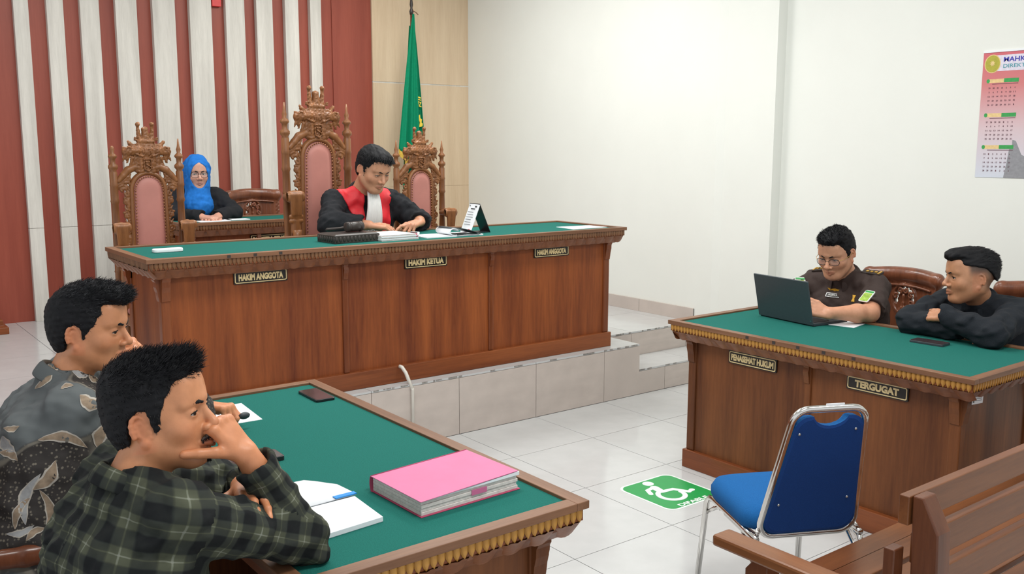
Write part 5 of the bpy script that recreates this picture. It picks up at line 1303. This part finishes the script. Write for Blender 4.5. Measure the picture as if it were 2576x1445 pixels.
# printed leaves of the batik, each its own piece on the cloth
plain('leaf_tan', (.26, .19, .13), .85, 0, .25, 70); plain('leaf_pale', (.42, .38, .33), .85, 0, .15, 70); plain('leaf_grey', (.30, .30, .30), .85, 0, .15, 70)
def batik_leaves(t, root, specs):
    so = [c for c in t.children if c.name.startswith('shirt')][0]; k_ = 0
    for (o_, d_, L_, w_, an) in specs:
        d = nrm(d_); r_ = nrm(np.cross(d, (0, 0, 1))); u_ = np.cross(r_, d); a = math.radians(an); e1 = r_*math.cos(a)+u_*math.sin(a); e2 = -r_*math.sin(a)+u_*math.cos(a)
        n = 10; rows = []; bad = False
        for i in range(n+1):
            s_ = i/n; hw = w_/2*(math.sin(PI*min(1, s_*1.02+.01))**.75)*(1+.12*math.sin(s_*17+k_)); bend = .16*L_*math.sin(s_*PI)*(1 if k_ % 2 else -1)
            for q in (-1, -.72, 0, .72, 1):
                P_ = np.array(o_)+e1*(s_-.5)*L_+e2*(bend+q*hw); hit = surf_on(so, P_-root, d)
                if hit is None: bad = True; break
                rows.append(hit[0]+hit[1]*.0012)
            if bad: break
        k_ += 1
        if bad: continue
        m = MB(); fo = []; fi = []
        for i in range(n):
            for q in range(4): (fo if q in (0, 3) else fi).append((i*5+q, i*5+q+1, i*5+5+q+1, i*5+5+q))
        m.mat(0).add([tuple(x) for x in rows], fi, True); m.f += fo; m.sm += [True]*len(fo); m.mi += [1]*len(fo)
        m.build('batik_leaf', ['leaf_tan' if k_ % 3 else 'leaf_grey', 'leaf_pale'], t)
def surf_on(me_obj, origin, d):
    ok, loc, n_, i = me_obj.ray_cast(Vector(origin), Vector(nrm(d))); return (np.array(loc), np.array(n_)) if ok else None
batik_leaves(bk_[0], bk_[1], [
    ((-2.770, -2.727, 1.320), (0.1750, 0.9606, -0.2160), 0.080, 0.023, 60),
    ((-2.742, -2.730, 1.331), (0.1897, 0.9591, -0.2101), 0.059, 0.028, 20),
    ((-2.706, -2.740, 1.319), (0.2085, 0.9539, -0.2161), 0.049, 0.021, -10),
    ((-2.721, -2.731, 1.347), (0.2008, 0.9586, -0.2017), 0.043, 0.011, 75),
    ((-2.696, -2.755, 1.267), (0.2139, 0.9459, -0.2439), 0.064, 0.036, -30),
    ((-2.677, -2.767, 1.238), (0.2236, 0.9397, -0.2588), 0.085, 0.043, -70),
    ((-2.684, -2.776, 1.200), (0.2200, 0.9348, -0.2790), 0.074, 0.036, -110),
    ((-2.751, -2.763, 1.196), (0.1850, 0.9417, -0.2811), 0.117, 0.028, -18),
    ((-2.835, -2.745, 1.208), (0.1408, 0.9511, -0.2749), 0.053, 0.028, -60),
    ((-2.838, -2.751, 1.187), (0.1389, 0.9481, -0.2860), 0.049, 0.023, -35),
    ((-2.787, -2.771, 1.148), (0.1659, 0.9374, -0.3062), 0.085, 0.036, 50),
    ((-2.809, -2.780, 1.111), (0.1545, 0.9328, -0.3256), 0.128, 0.028, 70),
    ((-2.797, -2.789, 1.089), (0.1606, 0.9277, -0.3371), 0.106, 0.023, 95),
    ((-2.827, -2.784, 1.091), (0.1450, 0.9306, -0.3362), 0.085, 0.021, 60),
    ((-2.835, -2.792, 1.065), (0.1407, 0.9262, -0.3499), 0.064, 0.019, 10),
    ((-2.812, -2.801, 1.053), (0.1527, 0.9217, -0.3565), 0.053, 0.021, 25),
    ((-2.828, -2.738, 1.236), (0.1445, 0.9548, -0.2599), 0.036, 0.017, 0),
    ((-2.792, -2.727, 1.301), (0.1630, 0.9605, -0.2258), 0.049, 0.017, 35),
    ((-2.686, -2.747, 1.307), (0.2191, 0.9500, -0.2225), 0.043, 0.017, -40),
    ((-2.733, -2.740, 1.294), (0.1944, 0.9537, -0.2293), 0.032, 0.013, 10),
])
# watch, rings, pen of the batik man
tb_, rb_ = bk_[0], bk_[1]
Wv = np.array((-2.090, -1.570, .888)); dv = nrm((.225, .25, .0)); u_ = nrm(np.cross(dv, (0, 0, 1))); v_ = np.cross(dv, u_)
wt = MB().tube([tuple(Wv-dv*.006+(u_*math.cos(a)+v_*math.sin(a))*.031-rb_) for a in np.linspace(0, 2*PI, 20)[:-1]], .0055, 6, True).build('watch', 'silver', tb_)
MB().ball(tuple(Wv-dv*.006+np.array((0, 0, .033))-rb_), (.014, .014, .005), 12).build('watch_face', 'white_plastic', wt)
MB().tube([tuple(np.array((-2.10, -1.52, .925))-rb_), tuple(np.array((-2.01, -1.60, .845))-rb_)], .005, 8).build('pen', 'blue_tab', tb_)
MB().ball(tuple(np.array((-1.978, -1.640, .850))-rb_), (.020, .010, .012), 12).build('key_fob', 'dark_grey', tb_)
# ---------------------------------------------------------------- judge
side = dict(vol=.007, blobs=[((0, .040, .094), (.062, .055, .032), .02), ((-.02, .076, .082), (.045, .020, .018), .012)], rough=.0022, wl=.03, n=4500, wid=.0010, len=lambda q: .009+.010*smooth(.04, .1, q[:, 2]),
            flow=lambda q: np.stack([q[:, 0]*6+.2, .7*np.ones(len(q)), -.4*np.ones(len(q))], 1), up=.25, jit=.25, line=[(-.2, -.065), (-.06, -.062), (-.042, -.045), (-.034, .010), (-.012, .026), (.006, .020), (.012, -.030), (.028, -.034), (.036, .018), (.050, .050), (.062, .066), (.20, .070)])
SKC = (.54, .265, .155)
jd = person('judge in a black and red robe with white jabot reading papers', dict(base=PH,
    j=dict(head=(-.128, .775, 1.590), neck=(-.140, .905, 1.445), Rs=(-.335, .930, 1.375), Ls=(.075, .930, 1.375), chest=(-.135, .965, 1.26), pel=(-.15, 1.03, .965),
           Re=(-.435, .790, 1.25), Rw=(-.235, .650, 1.245), Le=(.225, .800, 1.240), Lw=(.135, .640, 1.252)),
    head=dict(fwd=(.14, -1), pitch=-24, scale=1.17, skin=SKC, hair=side, eye=.0022, gaze=(0, .8, -.6), jaw=1.05, stubble=.2),
    hands=dict(R=dict(a=(.90, -.28, -.10), n=(.12, -.15, .97), curls=[(15, 25, 15), (20, 28, 15), (24, 28, 15), (28, 30, 15)], thumb=[(.5, -.1, .1), (.9, .1, -.1), (.9, .1, -.2)]),
               L=dict(a=(-.82, -.30, -.12), n=(-.15, -.2, .95), curls=[(10, 14, 10), (40, 60, 30), (50, 65, 30), (55, 65, 30)], thumb=[(-.5, -.4, 0), (-.9, -.2, -.1), (-.9, -.1, -.2)])),
    cloth='black_cloth', cloth_name='robe', sleeve_r=(.080, .078, .066), open_r=.09, cuff_back=.055, fold=.006, seed=8, h=.0038, hh=.0042, ch=.0085, nk=1.05, collar=dict(r=.072, h=.04, open=.25, drop=.5)))
tj, rj, twj, Jj, Rj, sxj, upj, fbj = jd
pj = dict(j=Jj)
s, _, _, _ = torso_sdf(pj, .0065, .020, False); s.noise(.006, .11, 8); s.d -= .005
nd = nrm(Jj['head']-Jj['neck']); s.cap(Jj['neck']-nd*.02, Jj['neck']+nd*.3, .066, None, .004, '-')
D0 = s.d.copy(); Cj = Jj['chest']
for nm, sg_ in (('right', 1), ('left', -1)):
    s.d = D0.copy(); ax_ = sxj*sg_
    s.plane(Cj+ax_*.030, -ax_+np.array([0, 0, .0])); s.plane(Cj+ax_*(.085 if sg_ > 0 else .165)+np.array([0, 0, -.02]), ax_-np.array([0, 0, .50 if sg_ > 0 else .10])); s.plane(Cj-fbj*.0, -fbj); s.plane(Cj+ax_*.19, ax_); s.plane(np.array([0, 0, 1.10]), (0, 0, -1))
    V, F = s.mesh(); nobj('red_panel', np_mesh('red_panel', V-rj, F, 'robe_red'), tj)
v = []; f = []; n_ = 24; rows_j = 12
for j in range(rows_j+1):
    q = j/rows_j; zc = 1.455-.275*q; yc = .905-.118-.03*math.sin(q*PI)+.025*q-.012
    for i in range(n_+1):
        u = i/n_*2-1; x = -.120+u*(.040+.030*q)+.004*q; v.append((x-rj[0], yc+.022*u*u-.006*math.cos(u*22)-rj[1], zc-rj[2]))
for j in range(rows_j):
    for i in range(n_): a = j*(n_+1)+i; f.append((a, a+n_+1, a+n_+2, a+1))
MB().add(v, f, True).build('jabot', 'jabot_white', tj).modifiers.new('t', 'SOLIDIFY').thickness = .006
# ---------------------------------------------------------------- clerk
ck = person('woman in a bright blue headscarf and glasses writing at the clerk desk', dict(base=PH,
    j=dict(head=(-.583, 2.750, 1.522), neck=(-.585, 2.815, 1.390), Rs=(-.765, 2.835, 1.335), Ls=(-.405, 2.835, 1.335), chest=(-.585, 2.855, 1.23), pel=(-.59, 2.90, .96),
           Re=(-.805, 2.66, 1.215), Rw=(-.655, 2.485, 1.206), Le=(-.335, 2.65, 1.215), Lw=(-.525, 2.490, 1.206)),
    head=dict(fwd=(-.14, -.99), pitch=-2, scale=1.06, skin=(.60, .33, .24), eye=.0046, gaze=(.25, 1, 0), cheek=.15, jaw=1.02, lip=(.32, .12, .11)),
    hands=dict(R=dict(a=(.72, -.62, -.05), n=(0, -.1, 1), curls=[(25, 35, 20), (28, 38, 20), (32, 40, 20), (36, 40, 20)], thumb=[(.8, -.2, 0), (.9, -.4, -.1), (.8, -.5, -.2)]),
               L=dict(a=(-.66, -.66, -.05), n=(0, -.1, 1), curls=[(25, 35, 20), (28, 38, 20), (32, 40, 20), (36, 40, 20)], thumb=[(-.8, -.2, 0), (-.9, -.4, -.1), (-.8, -.5, -.2)])),
    cloth='black_cloth', cloth_name='jacket', sleeve_r=(.072, .064, .048), seed=12, h=.0038, hh=.0042, ch=.009))
tk, rk, twk, Jk, Rk, sxk, upk, fbk = ck
s = Sdf((-.14, -.16, -.36), (.14, .17, .16), .0045)
s.ell((0, -.014, .028), (.100, .122, .116)); s.ell((0, .012, -.055), (.086, .092, .088), .03)
s.cap((0, .0, -.10), (.01, .050, -.235), .086, .098, .03).cap((-.05, .05, -.22), (.04, .07, -.30), .05, .03, .03).cap((.05, .04, -.20), (.03, .07, -.28), .055, .03, .03)
s.noise(.0030, .06, 4, aniso=(1, 1, .35)); s.ell((0, .105, -.010), (.060, .105, .090), .010, '-'); s.ell((0, .040, -.012), (.068, .075, .090), .004, '-')
V, F = s.mesh(); nobj('headscarf', np_mesh('headscarf', twk(V)-rk, F, 'hijab_blue'), tk)
s = Sdf((-.10, -.10, .0), (.10, .12, .14), .004); s.ell((0, -.014, .030), (.084, .112, .104)); s.plane((0, .09, .050), (0, .30, -1)); 
V, F = s.mesh(); nobj('underscarf', np_mesh('underscarf', twk(V)-rk, F, 'underscarf'), tk)
glasses(tk, rk, twk, 'glass_frame', 'glass_frame', .0255, .0205)
# ---------------------------------------------------------------- uniformed man
short = dict(vol=.008, blobs=[((0, .030, .098), (.066, .070, .034), .02)], rough=.002, wl=.026, n=4500, wid=.0009, len=lambda q: .006+.009*smooth(.05, .1, q[:, 2]), flow=lambda q: np.stack([q[:, 0]*2, .5*np.ones(len(q)), -.5+.9*smooth(.03, .12, q[:, 2])], 1), up=.3, jit=.3)
of = person('man in a brown uniform with glasses working at the laptop', dict(
    j=dict(head=(1.505, -1.540, 1.150), neck=(1.605, -1.535, 1.020), Rs=(1.630, -1.345, .955), Ls=(1.610, -1.735, .965), chest=(1.650, -1.535, .845), pel=(1.76, -1.54, .60),
           Re=(1.50, -1.215, .865), Rw=(1.38, -1.39, .885), Le=(1.395, -1.835, .862), Lw=(1.175, -1.735, .872)),
    head=dict(fwd=(-1, -.16), pitch=-20, scale=1.13, skin=(.60, .31, .19), hair=short, eye=.0032, gaze=(0, .85, -.5), stubble=.1),
    hands=dict(R=dict(a=(-.9, .0, -.1), n=(-.1, 0, 1), curls=[(25, 35, 20)]*4, thumb=[(-.7, -.5, -.1), (-.9, -.3, -.2), (-.9, -.2, -.2)]),
               L=dict(a=(-.55, .80, .22), n=(-.55, -.35, .70), curls=[(30, 45, 25), (34, 50, 25), (38, 50, 25), (42, 50, 25)], thumb=[(-.3, .6, .6), (-.4, .8, .3), (-.4, .9, .1)])),
    cloth='brown_uniform', sleeve='short', sleeve_r=(.072, .070, .05), fold=.005, seed=15, h=.0034, hh=.0038, ch=.0075, collar=dict(r=.070, h=.036, open=.38, drop=.6)))
to_, ro, two, Jo, Ro, sxo, upo, fbo = of
glasses(to_, ro, two, 'glass_frame', 'gold_temple', .0245, .0165, z0=-.004)
def surf(me_obj, origin, d):                                # first hit on a garment, from the outside
    d = Vector(nrm(d)); ok, loc, n_, i = me_obj.ray_cast(Vector(origin), d); return (np.array(loc), np.array(n_)) if ok else None
sh_o = [c for c in to_.children if c.name.startswith('shirt')][0]
def patch(name, mat, origin, d, poly, upv=(0, 0, 1), th=.004, cyl=0):
    hit = surf(sh_o, np.array(origin)-ro, d)
    if hit is None: return None
    l, n_ = hit; u = nrm(np.array(upv)-n_*(np.array(upv) @ n_)); r_ = np.cross(u, n_)
    M_ = Matrix(((r_[0], u[0], n_[0], l[0]), (r_[1], u[1], n_[1], l[1]), (r_[2], u[2], n_[2], l[2]), (0, 0, 0, 1)))
    return MB().prism(poly, (-.002, th), M_).build(name, mat, to_), M_
def onp(name, mat, M_, poly, z0, z1, par): return MB().prism(poly, (z0, z1), M_).build(name, mat, par)
for sd_, oy in ((-1, -1.745), (1, -1.345)):
    r_ = patch('epaulette', 'uniform_dark', (1.61, oy+.04*(1 if sd_ < 0 else -1), 1.3), (0, 0, -1), rrect(.052, .115, .006, 2), (0, -sd_*-1, 0), .008)
    if r_:
        ep_, M_ = r_
        onp('rank_bar', 'badge_gold', M_, rrect(.040, .010, .002, 2, 0, .046 if sd_ < 0 else .046), .008, .011, ep_)
        for q in range(3): onp('rank_star', 'badge_gold', M_, [(.010*math.cos(k*PI/4)*(1 if k % 2 else .7), .024-.026*q+.010*math.sin(k*PI/4)*(1 if k % 2 else .7)) for k in range(8)], .008, .012, ep_)
    dz = patch('sleeve_patch', 'jabot_white', (1.25, oy+sd_*.09, .945), (1, -sd_*.20, .02), rrect(.060, .082, .008, 2), (0, 0, 1), .003)
    if dz: onp('patch_field', 'patch_green', dz[1], rrect(.050, .058, .004, 2, 0, -.008), .003, .0045, dz[0]); onp('patch_title', 'bar_green', dz[1], rrect(.052, .012, .002, 2, 0, .031), .003, .0045, dz[0])
np_ = patch('name_tag', 'black_plate', (1.2, -1.500, .905), (1, -.05, 0), rrect(.080, .022, .002, 2))
if np_: onp('tag_border', 'silver', np_[1], rrect(.086, .027, .002, 2), -.002, .003, np_[0])
if np_: inst('tag_lettering', text_mesh('RUZDI P', .052, .010, 'jabot_white', .001, .02), to_).matrix_local = np_[1] @ Matrix.Translation((0, 0, .004))
w_ = patch('wing_badge', 'badge_gold', (1.2, -1.498, .935), (1, -.05, 0), [(-.045, .008), (-.02, .004), (0, .008), (.02, .004), (.045, .008), (.03, -.006), (.01, -.004), (0, -.008), (-.01, -.004), (-.03, -.006)])
w_ = patch('chest_pin', 'badge_gold', (1.2, -1.650, .905), (1, 0, 0), [(-.010, .02), (.010, .02), (.006, 0), (.012, -.02), (-.008, -.02), (-.004, 0)])
w_ = patch('round_pin', 'jabot_white', (1.2, -1.628, .845), (1, 0, 0), [(.014*math.cos(k*PI/8), .014*math.sin(k*PI/8)) for k in range(16)])
# ---------------------------------------------------------------- man in black
fade = dict(vol=.010, blobs=[((0, .042, .104), (.056, .070, .030), .02), ((0, .080, .096), (.042, .028, .020), .012), ((0, -.06, .06), (.06, .06, .05), .02)], rough=.0018, wl=.03, n=4500, wid=.0009, len=lambda q: .008+.009*smooth(.05, .1, q[:, 2]),
            flow=lambda q: np.stack([q[:, 0]*2, -.9*np.ones(len(q)), -.3+.3*smooth(.03, .12, q[:, 2])], 1), up=.12, jit=.2, line=[(-.2, -.02), (-.09, -.01), (-.06, .030), (-.03, .048), (.0, .056), (.03, .060), (.05, .064), (.066, .072), (.20, .078)])
bl = person('man in a black long-sleeved shirt with folded arms looking away', dict(
    j=dict(head=(1.500, -2.300, 1.100), neck=(1.600, -2.305, .975), Rs=(1.625, -2.125, .930), Ls=(1.600, -2.500, .935), chest=(1.650, -2.305, .82), pel=(1.75, -2.31, .60),
           Re=(1.345, -2.090, .868), Rw=(1.318, -2.350, .866), Le=(1.300, -2.525, .868), Lw=(1.285, -2.300, .925)),
    head=dict(fwd=(-.77, .64), pitch=-2, scale=1.11, skin=(.46, .22, .115), hair=fade, fade=.85, eye=.0040, gaze=(-.1, 1, 0), cheek=.35, nose=1.1),
    hands=dict(R=dict(a=(.12, -.99, .0), n=(-.3, 0, .95), curls=[(45, 55, 30)]*4, thumb=[(.2, -.9, 0), (.2, -.9, 0), (.3, -.9, 0)], sc=.9),
               L=dict(a=(.22, .95, -.05), n=(-.55, .15, .82), curls=[(50, 65, 35), (54, 68, 35), (58, 68, 35), (62, 68, 35)], thumb=[(.2, .9, .25), (.45, .85, -.1), (.5, .8, -.2)], sc=1.0, spread=.02)),
    cloth='navy_cloth', sleeve_r=(.076, .066, .052), fold=.006, seed=21, h=.0034, hh=.0038, ch=.0075, girth=1.08, collar=dict(r=.072, h=.036, open=.38, drop=.55)))
